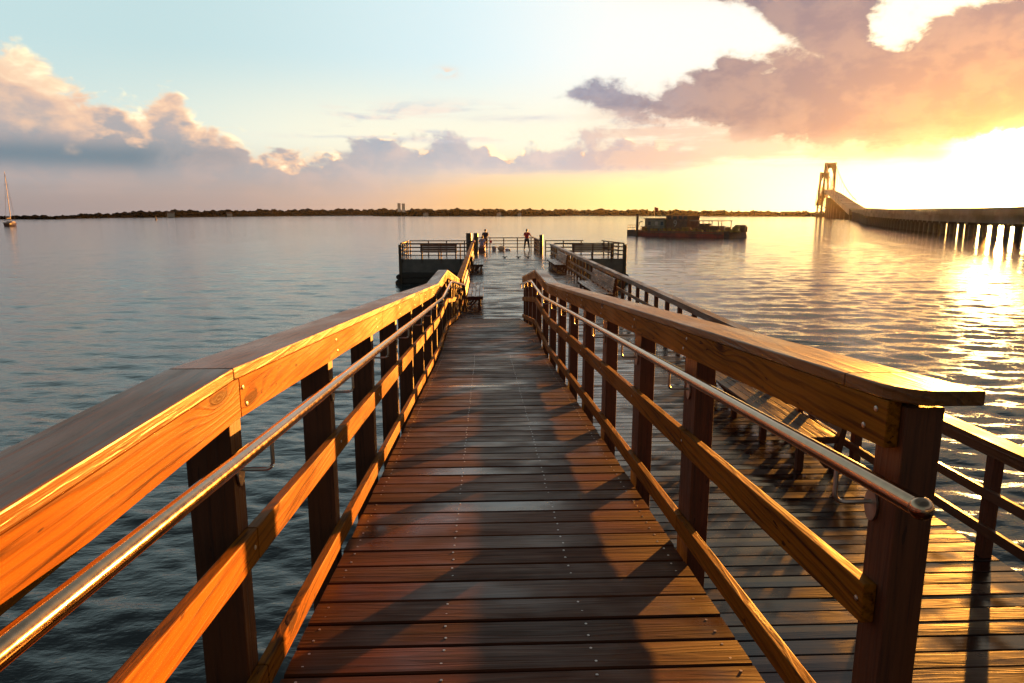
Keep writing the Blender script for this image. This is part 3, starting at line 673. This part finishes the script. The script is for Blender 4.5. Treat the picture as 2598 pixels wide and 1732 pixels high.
mb = MB(); deck(mb, deckpts, 6.5, 5.0, T1); mb.build('road_deck', steel, sus)
for s_ in (-1, 1):
    mb = MB(); o2 = nx*s_*7.0
    cab = []
    A = Vector((376.2, 706.0, 14+EYE)); B = Vector((T1.x, T1.y, HT)); C_ = Vector((T2.x, T2.y, HT)); D_ = Vector((820, 1680, 32))
    for k in range(9): f = k/8; cab.append(A.lerp(B, f) - Vector((0, 0, 9*4*f*(1-f)*0.8)))
    for k in range(1, 17): f = k/16; cab.append(B.lerp(C_, f) - Vector((0, 0, (HT-DKH-6)*4*f*(1-f))))
    for k in range(1, 7): f = k/6; cab.append(C_.lerp(D_, f) - Vector((0, 0, 9*4*f*(1-f)*0.5)))
    mb.tube([p - T1 + o2 for p in cab], 0.45, 6); mb.build('main_cable', steel, sus)
    for k in range(1, 34):
        f = k/34*len(cab[:-1]); i = int(f); p = cab[i].lerp(cab[i+1], f - i)
        best = min(((Vector(a).lerp(Vector(c), t_/20)) for a, c in zip(deckpts, deckpts[1:]) for t_ in range(21)), key=lambda w: (w.x-p.x)**2 + (w.y-p.y)**2)
        if p.z > best.z + 1: MB().tube([p - T1 + o2, Vector((p.x, p.y, best.z)) - T1 + o2], 0.16, 4).build('hanger', steel, sus)
for k in range(9):
    p = Vector((312.2, 570.1, 0)).lerp(Vector((582.9, 1162, 0)), k/9 + 0.02); zt = 9.2 + (k/9)**1.4*32
    mb = MB(); obox(mb, p - T1, nx, ax, 5, 1.6, -3, zt - 5.0 if zt > 9.5 else 4.1); mb.build('bridge_pier', conc, sus)
caus = thing('causeway', 'low dark causeway on piers crossing the right edge below the sun', 'bridge', (103.8, 128.8, 0))
org = Vector((103.8, 128.8, 0))
cp = [(30, -60, 5.45), (62, 30, 5.45), (103.8, 128.8, 5.45), (117, 168, 5.5), (150, 245, 5.85), (182.2, 316, 6.4), (250, 445, 7.8), (312.0, 569.8, 9.15)]
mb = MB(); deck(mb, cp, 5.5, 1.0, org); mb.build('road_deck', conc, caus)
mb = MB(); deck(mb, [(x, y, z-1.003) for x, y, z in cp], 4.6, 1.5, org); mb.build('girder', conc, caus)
mb = MB()
for s_ in (-1, 1):
    pts = []
    for i, p in enumerate(cp):
        a = Vector(cp[max(0, i-1)]); c = Vector(cp[min(len(cp)-1, i+1)]); d = c - a; n = Vector((d.y, -d.x, 0)).normalized(); pts.append(tuple(Vector(p) + n*5.2*s_ + Vector((0, 0, 0.55))))
    deck(mb, pts, 0.12, 0.53, org)
mb.build('parapet', conc, caus)
tot = 0; seg = [(Vector(a), Vector(c)) for a, c in zip(cp, cp[1:])]; step = 6.5; pos = 0.0
for a, c in seg:
    L = (c - a).length; d = (c - a).normalized(); n = Vector((d.y, -d.x, 0)).normalized(); dd = Vector((d.x, d.y, 0)).normalized()
    while pos < L:
        p = a + d*pos; mb = MB(); c0 = Vector((p.x, p.y, 0)) - org
        for s_ in (-3.4, 3.4): mb.cyl(c0.x + n.x*s_, c0.y + n.y*s_, -3, p.z - 3.0, 0.55, 12)
        obox(mb, c0, n, dd, 4.4, 0.6, p.z - 3.003, p.z - 2.506); mb.build('bridge_pier', conc, caus); pos += step
    pos -= L

# ------------------------------------------------------------------ far shore
def hmod(a): return 1 + 0.10*np.sin(a*2.1) + 0.08*np.sin(a*5.3 + 1) + 0.07*np.sin(a*11.7 + 2)
def shore(name, label, prof, depth, seed, mat, kind):
    rs = np.random.RandomState(seed); az = np.linspace(prof[0][0], prof[-1][0], 900)
    D = np.interp(az, [p[0] for p in prof], [p[1] for p in prof]); H = np.interp(az, [p[0] for p in prof], [p[2] for p in prof])*hmod(az)
    rows = [(0.0, -0.6), (0.004, 0.08), (0.03, 0.42), (0.09, 0.68), (0.2, 0.78), (0.5, 0.6), (1.0, 0.3)]
    vs = []; fs = []; n = len(az)
    nz = np.convolve(rs.randn(n), np.ones(25)/25, 'same')*1.2
    for f, h in rows:
        for i in range(n):
            d = D[i] + depth*f; x, y = polar(az[i], d); vs.append((x, y, (max(0.5, H[i]*(1+0.25*nz[i]))*h - 2.2*h) if h > 0 else -1.5))
    for r_ in range(len(rows)-1):
        for i in range(n-1): fs.append((r_*n+i, r_*n+i+1, (r_+1)*n+i+1, (r_+1)*n+i))
    mb = MB(); mb.v = vs; mb.f = fs; mb.r = [0]*len(fs)
    return tag(mb.build(name, mat, None, smooth=True), label, None, None, kind)
def land_mat():
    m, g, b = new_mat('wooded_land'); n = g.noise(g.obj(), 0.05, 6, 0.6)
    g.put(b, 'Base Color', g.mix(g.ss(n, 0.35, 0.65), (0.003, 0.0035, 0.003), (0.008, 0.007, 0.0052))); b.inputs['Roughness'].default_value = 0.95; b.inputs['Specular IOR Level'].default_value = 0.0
    return m
LM = land_mat()
EYEZ = EYE
prof = [(-60, 760, 5.6), (-40, 790, 5.6), (-34.2, 804, 5.4), (-31.1, 775, 5.1), (-29.7, 902, 6.4), (-27.3, 1075, 9.4), (-24.5, 1179, 14.1), (-19.4, 1510, 16.4), (-10.5, 2600, 28), (-1, 2600, 29), (8.8, 2500, 26), (18.1, 1751, 16.9), (26.2, 1600, 12.5), (40, 1700, 12), (60, 1700, 12)]
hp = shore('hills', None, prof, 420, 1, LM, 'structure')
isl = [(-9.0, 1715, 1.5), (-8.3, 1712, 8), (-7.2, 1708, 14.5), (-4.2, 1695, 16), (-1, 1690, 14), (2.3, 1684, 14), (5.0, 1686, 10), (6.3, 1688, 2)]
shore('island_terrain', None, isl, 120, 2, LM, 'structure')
# woods on the far shore and on the island: one mass of crowns each
ico = bmesh.new(); bmesh.ops.create_icosphere(ico, subdivisions=1, radius=1.0); IV = np.array([v.co[:] for v in ico.verts]); IF = np.array([[v.index for v in f.verts] for f in ico.faces]); ico.free()
def woods(name, label, prof, depth, count, seed):
    rs = np.random.RandomState(seed); pa = [p[0] for p in prof]
    w = []; vs = []; fs = []
    az = rs.uniform(max(prof[0][0], -45), min(prof[-1][0], 48), count)
    for a in az:
        D = np.interp(a, pa, [p[1] for p in prof]); H = np.interp(a, pa, [p[2] for p in prof])*hmod(a); f = rs.uniform(0.004, 0.25) if rs.rand() < 0.55 else rs.uniform(0.0, 0.02)
        hh = np.interp(f, [0, 0.03, 0.09, 0.25], [0.1, 0.45, 0.72, 0.8]); x, y = polar(a, D + depth*f)
        s = rs.uniform(0.0007, 0.0019)*D**0.96; zz = max(0.8, H*hh - 2.2*hh) + s*0.1
        P = IV * (1 + rs.uniform(-0.28, 0.28, (len(IV), 1))) * np.array([s*rs.uniform(0.9, 1.6), s*rs.uniform(0.9, 1.6), min(s*rs.uniform(0.6, 1.3), 6.5)]) + np.array([x, y, zz])
        b = len(vs)*len(IV); vs.append(P); fs.append(IF + b)
    V = np.concatenate(vs); F = np.concatenate(fs)
    me = bpy.data.meshes.new(name); me.from_pydata(V.tolist(), [], F.tolist()); me.update()
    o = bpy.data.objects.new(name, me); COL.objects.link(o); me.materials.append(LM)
    return tag(o, label, None, None, 'stuff')
woods('treeline', 'dark wooded shoreline along the horizon', prof, 420, 9500, 5)
woods('treeline', 'dark woods covering the low island before the far shore', isl, 120, 1300, 6)
tower_pale = plain('tower_block_pale', (0.7, 0.62, 0.55), 0.8, 0, 0.06, 0.2)
def tower_block(az, D, w, z0, z1, label):
    x, y = polar(az, D); t = thing('tower_block', label, 'building', (x, y, 0), R(-az), 'tower blocks on the far shore')
    MB().box(-w/2, w/2, -5, 5, z0, z1).build('wall', tower_pale, t); MB().box(-w/2-0.6, w/2+0.6, -5.6, 5.6, z1+0.003, z1+1.2).build('roof', conc, t)
    for k in range(4):
        z = z0 + (z1-z0)*(0.45 + 0.14*k); MB().box(-w/2+0.7, w/2-0.7, -5.06, -5.003, z, z+1.4).build('window', glass, t)
tower_block(-6.95, 2600, 11, 12, 43, 'pale tower block above the trees, left one of two')
tower_block(-6.6, 2600, 11, 12, 42, 'pale tower block above the trees, right one of two')
for i, (az, D, h_, l) in enumerate(((-23.9, 1150, 4.5, 'small pale house on the left shore, nearest the sailboat'), (-19.9, 1470, 4, 'small pale house low on the shore right of the channel marker'), (-4.8, 1690, 5, 'small pale house on the left part of the island'), (1.2, 1680, 5, 'small pale house on the right part of the island'), (2.9, 1682, 5, 'pale house at the far right tip of the island'))):
    x, y = polar(az, D); t = thing('house', l, 'house', (x, y, 0), R(-az + 20*i), 'small houses along the far shore')
    MB().box(-5, 5, -3.5, 3.5, 0.5, 1.5 + h_).build('wall', pale, t)
    MB().sections([[(xx, -4, 1.503+h_), (xx, 4, 1.503+h_), (xx, 0, 4+h_)] for xx in (-5.4, 5.4)]).build('roof', brn, t)

# ------------------------------------------------------------------ water
def water():
    az = np.concatenate([np.arange(-180, -62, 3.0), np.arange(-62, 66, 0.17), np.arange(66, 180, 3.0)]); az = np.radians(az); na = len(az)
    rad = [2.5]
    while rad[-1] < 3300: rad.append(rad[-1]*(1.0075 if rad[-1] < 260 else 1.02))
    rad = np.array(rad); nr = len(rad)
    Rr, A = np.meshgrid(rad, az, indexing='ij'); x = Rr*np.sin(A); y = Rr*np.cos(A); z = np.zeros_like(x)
    rs = np.random.RandomState(4); cell = np.maximum(Rr*0.0075, Rr*np.radians(0.17)); cell = np.where(np.abs(A) > R(61), Rr*0.06, cell)
    for k in range(96):
        lam = 0.34*(3.6/0.34)**rs.rand(); th = R(rs.normal(8, 30)); amp = 0.0050*min(lam, 1.0)**0.95*rs.uniform(0.5, 1.3)
        kx, ky = math.sin(th)*2*math.pi/lam, math.cos(th)*2*math.pi/lam
        fade = np.clip(lam/(cell*2.6) - 0.6, 0, 1)
        ph = kx*x + ky*y + rs.uniform(0, 6.28)
        gust = 0.65 + 0.35*np.sin(0.11*x*math.cos(k) + 0.07*y*math.sin(k*1.7) + k)
        z += amp*gust*fade*(np.sin(ph) + 0.28*np.cos(2*ph))
    V = np.stack([x, y, z], -1).reshape(-1, 3)
    i = np.arange(nr-1)[:, None]*na; j = np.arange(na); jn = (j+1) % na
    F = np.stack([i+j, i+na+j, i+na+jn, i+jn], -1).reshape(-1, 4)
    me = bpy.data.meshes.new('water'); nV, nF = len(V), len(F)
    me.vertices.add(nV); me.vertices.foreach_set('co', V.astype(np.float32).ravel())
    me.loops.add(nF*4); me.loops.foreach_set('vertex_index', F.astype(np.int32).ravel())
    me.polygons.add(nF); me.polygons.foreach_set('loop_start', np.arange(0, nF*4, 4, dtype=np.int32)); me.polygons.foreach_set('loop_total', np.full(nF, 4, dtype=np.int32))
    me.polygons.foreach_set('use_smooth', np.ones(nF, dtype=bool)); me.update(); me.validate()
    if me.polygons[0].normal.z < 0: me.flip_normals()
    o = bpy.data.objects.new('water', me); COL.objects.link(o); o['kind'] = 'structure'
    m, g, b = new_mat('sea_water'); p = g.obj(); px, py, pz = g.sep(p)
    g.put(b, 'Base Color', (0.030, 0.036, 0.037)); b.inputs['Roughness'].default_value = 0.07; b.inputs['IOR'].default_value = 1.333
    v = g.xyz(px*0.8 - py*0.12, py*1.6, 0.0)
    h = g.noise(v, 1.5, 4, 0.6)*0.034 + g.noise(v, 5.0, 3, 0.6)*0.009 + g.noise(g.xyz(px*0.22, py*0.6, 0.7), 1.0, 4, 0.6)*0.06
    bump(g, b, h, 1.0, 1.0); me.materials.append(m)
    return o
water()

# ------------------------------------------------------------------ air
hz = MB().box(-3400, 3400, -3400, 3400, -3.2, 108.0).build('haze', None); hz['kind'] = 'stuff'; hz['label'] = 'thin warm sea haze'
m = bpy.data.materials.new('sea_haze'); m.use_nodes = True; g = G(m.node_tree); out = g.n('ShaderNodeOutputMaterial'); pv = g.n('ShaderNodeVolumePrincipled')
pv.inputs['Color'].default_value = (1, 0.96, 0.92, 1); pv.inputs['Density'].default_value = 0.00001; pv.inputs['Anisotropy'].default_value = 0.76
m.node_tree.links.new(pv.outputs[0], out.inputs['Volume']); hz.data.materials.append(m)

# ------------------------------------------------------------------ sky
w = bpy.data.worlds.new('World'); scene.world = w; w.use_nodes = True; g = G(w.node_tree); g.dim = '2D'
out = g.n('ShaderNodeOutputWorld'); bgd = g.n('ShaderNodeBackground'); w.node_tree.links.new(bgd.outputs[0], out.inputs[0])
dx, dy, dz = g.sep(S(g, g.n('ShaderNodeTexCoord').outputs['Generated']))
DEG = 180/math.pi
az = g.m('ARCTAN2', dx, dy)*DEG
el = g.m('ARCSINE', g.m('MAXIMUM', g.m('MINIMUM', dz, 1.0), -1.0))*DEG
sd = (math.sin(R(SUN_AZ))*math.cos(R(SUN_EL)), math.cos(R(SUN_AZ))*math.cos(R(SUN_EL)), math.sin(R(SUN_EL)))
gam = g.m('ARCCOSINE', g.m('MINIMUM', dx*sd[0] + dy*sd[1] + dz*sd[2], 0.999999))*DEG
ex = lambda k: g.m('EXPONENT', gam*(-1.0/k))
# clear sky
blue = g.mix(g.ss(el, 18, 46), (0.54, 0.73, 0.75), (0.11, 0.14, 0.16))
blue = g.mix(g.ss(az, -26, 6), blue, g.mix(g.ss(el, 18, 46), (0.74, 0.90, 0.94), (0.12, 0.15, 0.17)))
sky = g.mix(g.ss(az, -4, 15)*g.ss(el, 38, 16), blue, (0.97, 0.98, 0.94))
sky = g.mix(g.ss(el, 12.5, 6.0)*g.ss(az, -34, -8, 0.25, 0.95), sky, (0.95, 0.92, 0.74))
hor = g.ramp((az + 45.0)/90.0, [(0.0, (0.31, 0.29, 0.30)), (0.12, (0.34, 0.30, 0.30)), (0.28, (0.43, 0.35, 0.33)), (0.39, (0.63, 0.45, 0.35)), (0.5, (0.95, 0.58, 0.26)), (0.58, (1.0, 0.74, 0.32)), (0.66, (1.12, 1.0, 0.42)), (0.75, (2.4, 1.9, 0.82)), (0.85, (5.5, 3.7, 1.15)), (1.0, (3.0, 1.8, 0.5))])
sky = g.mix(g.ss(el, 6.0, 1.0), sky, hor)
def scale(c, f):
    nd = g.n('ShaderNodeVectorMath', operation='SCALE'); g.put(nd, 0, c); g.put(nd, 3, f); return S(g, nd.outputs[0])
# cloud noise in (azimuth, elevation)
nv = g.xyz(az*0.16, el*0.27, 0.0)
n1 = g.noise(nv, 1.0, 9, 0.58, 0.25); n2 = g.noise(g.vadd(nv, (7.3, 2.1, 5.0)), 2.3, 7, 0.6, 0.3)
ns = g.noise(g.xyz(az*0.07 + 11.0, el*0.75, 0.0), 1.0, 7, 0.6, 0.2)
# left bank
def billow(v, sc):
    nd = g.n('ShaderNodeTexVoronoi', feature='F1', voronoi_dimensions='2D'); g.put(nd, 'Vector', v); nd.inputs['Scale'].default_value = sc
    nd.inputs['Detail'].default_value = 3.0; nd.inputs['Roughness'].default_value = 0.55
    return 1.0 - S(g, nd.outputs['Distance'])
wv = g.vadd(g.xyz(az*0.30, el*0.46, 0.0), scale(g.noise(nv, 1.6, 4, 0.5, 0.0, True), 0.9))
b1 = billow(wv, 1.0); b1s = billow(g.vadd(wv, (0.16, 0.07, 0.0)), 1.0)
n1s = g.noise(g.vadd(nv, (0.10, 0.04, 0.0)), 1.0, 5, 0.5, 0.25); n1b = g.noise(nv, 1.0, 5, 0.5, 0.25)
relief = (b1 - b1s)*0.8 + (n1b - n1s)*3.4
n4 = g.noise(g.vadd(nv, (4.7, 3.4, 8.0)), 5.0, 4, 0.5, 0.2)
n5 = g.noise(g.vadd(nv, (8.1, 6.6, 0.0)), 1.6, 3, 0.45)
TA = g.curve(az, [(-90, 7), (-45, 10), (-36, 11.2), (-32.4, 11.2), (-30.6, 10.0), (-28.6, 8.5), (-27.2, 8.0), (-25, 8.4), (-23.2, 8.8), (-22, 7.5), (-20, 6.5), (-17.8, 5.9), (-15.2, 5.3), (-12.6, 5.1), (-11, 5.6), (-9.5, 6.4), (-5, 6.7), (-1, 6.5), (1.5, 6.0), (2.6, 5.7), (4.5, 6.4), (8, 6.6), (12, 6.2), (18, 5.0), (30, 4.0), (90, 5)], -90, 90, 20)
dA = TA + (b1 - 0.45)*1.5 + (n1 - 0.5)*2.2 + (n4 - 0.5)*1.0 - el
aA = g.ss(dA, -0.25, 0.8)*g.ss(az, 21, 12)
LD = g.curve(az, [(-90, 2), (-34, 3.9), (-29, 3.5), (-27.3, 1.5), (-23, 1.9), (-19, 1.2), (-14, 0.8), (-11, 0.4), (8, 0.35), (90, 0.4)], -90, 90, 5)
sh = (dA - relief*1.3 + (n5 - 0.5)*4.0 + (n2 - 0.5)*1.6 + (n4 - 0.5)*0.8 + 0.2)/LD
body = g.mix(g.ss(az, -20, 2), (0.42, 0.40, 0.42), (0.54, 0.52, 0.56))
body = g.mix(g.ss(n5*0.7 + n2*0.3 + relief*0.2, 0.40, 0.66)*0.65, body, g.mix(g.ss(az, -22, 4), (0.55, 0.44, 0.42), (0.76, 0.62, 0.58)))
blue_b = g.m('EXPONENT', (el - 4.0)*(el - 4.0)*(-0.8))*g.ss(az + (n1-0.5)*16.0, -15, -28)
body = g.mix(blue_b*0.95, body, (0.15, 0.23, 0.30))
bb = g.m('EXPONENT', (el - 5.5)*(el - 5.5)*(-0.8))*g.m('EXPONENT', (az + 6.0)*(az + 6.0)*(-0.045))
body = g.mix(bb*g.ss(n1, 0.38, 0.55)*0.9, body, (0.33, 0.41, 0.51))
body = g.mix(g.ss(az, 4, 12)*0.8, body, g.mix(g.ss(n2, 0.4, 0.6), (0.44, 0.42, 0.50), (0.74, 0.58, 0.50)))
lit = g.mix(g.ss(relief, -0.25, 0.35), (1.0, 0.74, 0.50), (1.15, 1.02, 0.68))
lit = g.mix(g.ss(n4, 0.6, 0.35)*g.ss(sh, 0.0, 0.5)*0.3, lit, (0.84, 0.64, 0.52))
colA = g.mix(g.ss(sh, 0.1, 0.75), lit, (0.92, 0.60, 0.42))
colA = g.mix(g.ss(sh, 0.5, 1.35), colA, body)
low = g.ss(el + (ns - 0.5)*1.2, 3.7, 0.4)
colA = g.mix(low, colA, hor)
aA = aA*(1.0 - g.ss(az, -12, 2)*g.ss(el + (ns - 0.5)*2.4, 4.2, 1.9))
sky = g.mix(aA, sky, colA)
def spot(a, e, sa, se, wob): return g.m('EXPONENT', (az - a)*(az - a)*(-1/(sa*sa)) + (el - e)*(el - e)*(-1/(se*se)))*wob
sky = g.mix(g.m('MULTIPLY', spot(-3.0, 10.9, 0.9, 0.35, g.ss(n4, 0.35, 0.6)), 0.9, clamp=True), sky, (1.0, 0.66, 0.46))
sky = g.mix(g.m('MULTIPLY', spot(2.4, 7.55, 3.2, 0.34, g.ss(ns, 0.3, 0.6)), 1.1, clamp=True), sky, (0.58, 0.56, 0.66))
# thin wisps in the middle
wm = g.ss(ns, 0.52, 0.68)*g.ss(el, 5.2, 6.2)*g.ss(el, 9.5, 7.6)*g.ss(az, -20, -8)*g.ss(az, 9, 3)
sky = g.mix(wm*0.75, sky, g.mix(g.ss(n2, 0.4, 0.6), (0.92, 0.74, 0.66), (0.56, 0.58, 0.66)))
# right bank: a lower shelf reaching left and a taller mass above it
n3 = g.noise(g.vadd(nv, (1.7, 9.4, 2.0)), 5.5, 6, 0.62, 0.4)
TR = g.curve(az, [(-90, 0), (5.4, 8.6), (6.8, 9.7), (8.4, 10.4), (11, 10.1), (13.4, 9.8), (15, 10.2), (17.0, 11.0), (19.0, 11.7), (22, 12.0), (25, 12.0), (50, 12), (90, 8)], -90, 90, 26)
BR = g.curve(az, [(-90, 9), (5.4, 9.2), (7.4, 8.6), (10, 7.6), (12.8, 6.8), (15.5, 6.6), (20.8, 5.6), (24.8, 5.0), (29.8, 4.6), (33, 4.7), (35, 5.0), (38, 5.6), (60, 6), (90, 6)], -90, 90, 26)
AL = g.curve(el, [(0, 26), (11, 24.2), (12.3, 23.4), (13.5, 21.4), (14.6, 19.7), (15.4, 18.0), (18, 14), (26, 9), (40, 5)], 0, 40, 40)
hole = g.m('MINIMUM', g.m('SQRT', (az - 30.4)*(az - 30.4)*0.36 + (el - 13.7)*(el - 13.7)*0.22) - 0.75, g.m('SQRT', (az - 33.6)*(az - 33.6)*0.10 + (el - 14.0)*(el - 14.0)*1.1) - 0.75)
dB = el - BR
b2 = billow(g.vadd(wv, (3.3, 5.1, 0.0)), 0.9); b2s = billow(g.vadd(wv, (3.3 + 0.14, 5.1 - 0.10, 0.0)), 0.9)
rel2 = (b2 - b2s)*0.8 + (n1b - n1s)*3.0
wob = (n1 - 0.5)*2.6 + (n2 - 0.5)*1.6 + (n3 - 0.5)*0.8 + (b2 - 0.45)*1.1 + 0.55
dlow = g.m('MINIMUM', TR - el, dB*1.3)
dup_ = g.m('MINIMUM', (az - AL)*0.75, dB)
dR = g.m('MINIMUM', g.m('MAXIMUM', dlow, dup_), hole*2.4 + (n2 - 0.5)*2.5) + wob
aR = g.ss(dR, -0.2, 0.9)*g.ss(az, 4.0, 7.5)
tex = g.m('ADD', (n5 - 0.5)*1.9 + (n2 - 0.5)*0.9 + (n3 - 0.5)*0.35 + rel2*0.4, 0.5, clamp=True)
cR = g.mix(g.ss(az, 7, 19), (0.19, 0.22, 0.33), (0.23, 0.185, 0.235))
cR = g.mix(g.ss(tex, 0.2, 0.9)*0.85, cR, g.mix(g.ss(az, 8, 20), (0.32, 0.33, 0.43), (0.38, 0.265, 0.265)))
warm = g.m('MULTIPLY', ex(6.0), 1.6, clamp=True)*g.ss(el, 16, 9, 0.35, 1.0)
cR = g.mix(warm, cR, g.mix(g.ss(tex, 0.3, 0.8), (0.74, 0.34, 0.14), (1.05, 0.52, 0.18)))
cR = g.mix(g.ss(dR, 1.1, 0.1)*g.ss(az, 9, 17, 0.3, 0.85), cR, g.mix(g.ss(gam, 28, 10), (0.98, 0.92, 0.84), (1.5, 1.2, 0.6)))
aR = aR*g.ss(el + (n1 - 0.5)*6.0, 22.0, 15.8)
sky = g.mix(g.ss(el, 14.5, 18.0)*g.ss(el, 34, 24)*g.ss(az, 6, 20)*g.ss(az, 80, 55), sky, (1.05, 0.80, 0.48))
sky = g.mix(aR*0.97, sky, cR)
# peach streaks below it
ps = g.ss(ns + (n2 - 0.5)*0.3, 0.30, 0.58)*g.ss(az, 6, 13)*g.ss(dB + (n1-0.5)*2.0, 1.6, 0.0)*g.ss(el + (n1-0.5)*1.2, 3.3, 4.2)*g.ss(az, 36.5, 33)
sky = g.mix(ps*0.8, sky, g.mix(ex(9.0), (0.72, 0.52, 0.45), (1.15, 0.68, 0.22)))
# light around the sun
gl = g.vadd(scale((1.0, 0.70, 0.24), g.m('EXPONENT', (az - SUN_AZ)*(az - SUN_AZ)*(-1/2.6) + (el - 2.3)*(el - 2.3)*(-1/4.6))*130.0), scale((1.0, 0.66, 0.22), ex(2.4)*2.5))
gl = g.vadd(gl, scale((1.0, 0.50, 0.12), ex(7.0)*0.05))
gl = g.vadd(gl, scale((1.0, 0.62, 0.30), ex(20.0)*0.015))
sky = g.vadd(sky, scale(gl, 1.0 - aR*0.95))
# a little physical sky behind it all
nt_ = g.n('ShaderNodeTexSky'); nt_.sky_type = 'NISHITA'; nt_.sun_disc = False; nt_.sun_elevation = R(SUN_EL); nt_.sun_rotation = R(SUN_AZ)
sky = g.vadd(sky, scale(S(g, nt_.outputs[0]), 0.02))
back = g.ss(g.m('ABSOLUTE', az), 60, 130, 1.0, 0.55)
sky = scale(sky, back*g.ss(el, -3.0, 0.0, 0.25, 1.0))
g.put(bgd, 'Color', sky); bgd.inputs['Strength'].default_value = 1/2**EXPOSURE

# ------------------------------------------------------------------ sun, camera, render
sl = bpy.data.lights.new('sun', 'SUN'); sl.energy = 5.0; sl.angle = R(0.53); sl.color = (1.0, 0.37, 0.05)
so = bpy.data.objects.new('sun', sl); COL.objects.link(so); so.rotation_euler = Vector(sd).to_track_quat('Z', 'Y').to_euler()
cam = bpy.data.cameras.new('camera'); co = bpy.data.objects.new('camera', cam); COL.objects.link(co)
cam.lens = 24.0; cam.sensor_width = 36.0; cam.clip_start = 0.05; cam.clip_end = 12000
co.location = (0, 0, EYE); co.rotation_euler = (R(90 - PITCH), 0, R(-YAW)); scene.camera = co
scene.render.engine = 'CYCLES'
vs_ = scene.view_settings; vs_.view_transform = 'Standard'; vs_.look = 'None'; vs_.exposure = EXPOSURE; vs_.gamma = 1.0
cy = scene.cycles; cy.use_denoising = True
try: cy.denoiser = 'OPENIMAGEDENOISE'
except Exception: pass
cy.max_bounces = 6; cy.diffuse_bounces = 3; cy.glossy_bounces = 4; cy.volume_bounces = 0; cy.transmission_bounces = 2
cy.sample_clamp_indirect = 14.0; cy.use_adaptive_sampling = True; cy.adaptive_threshold = 0.01
cy.caustics_reflective = False; cy.caustics_refractive = False
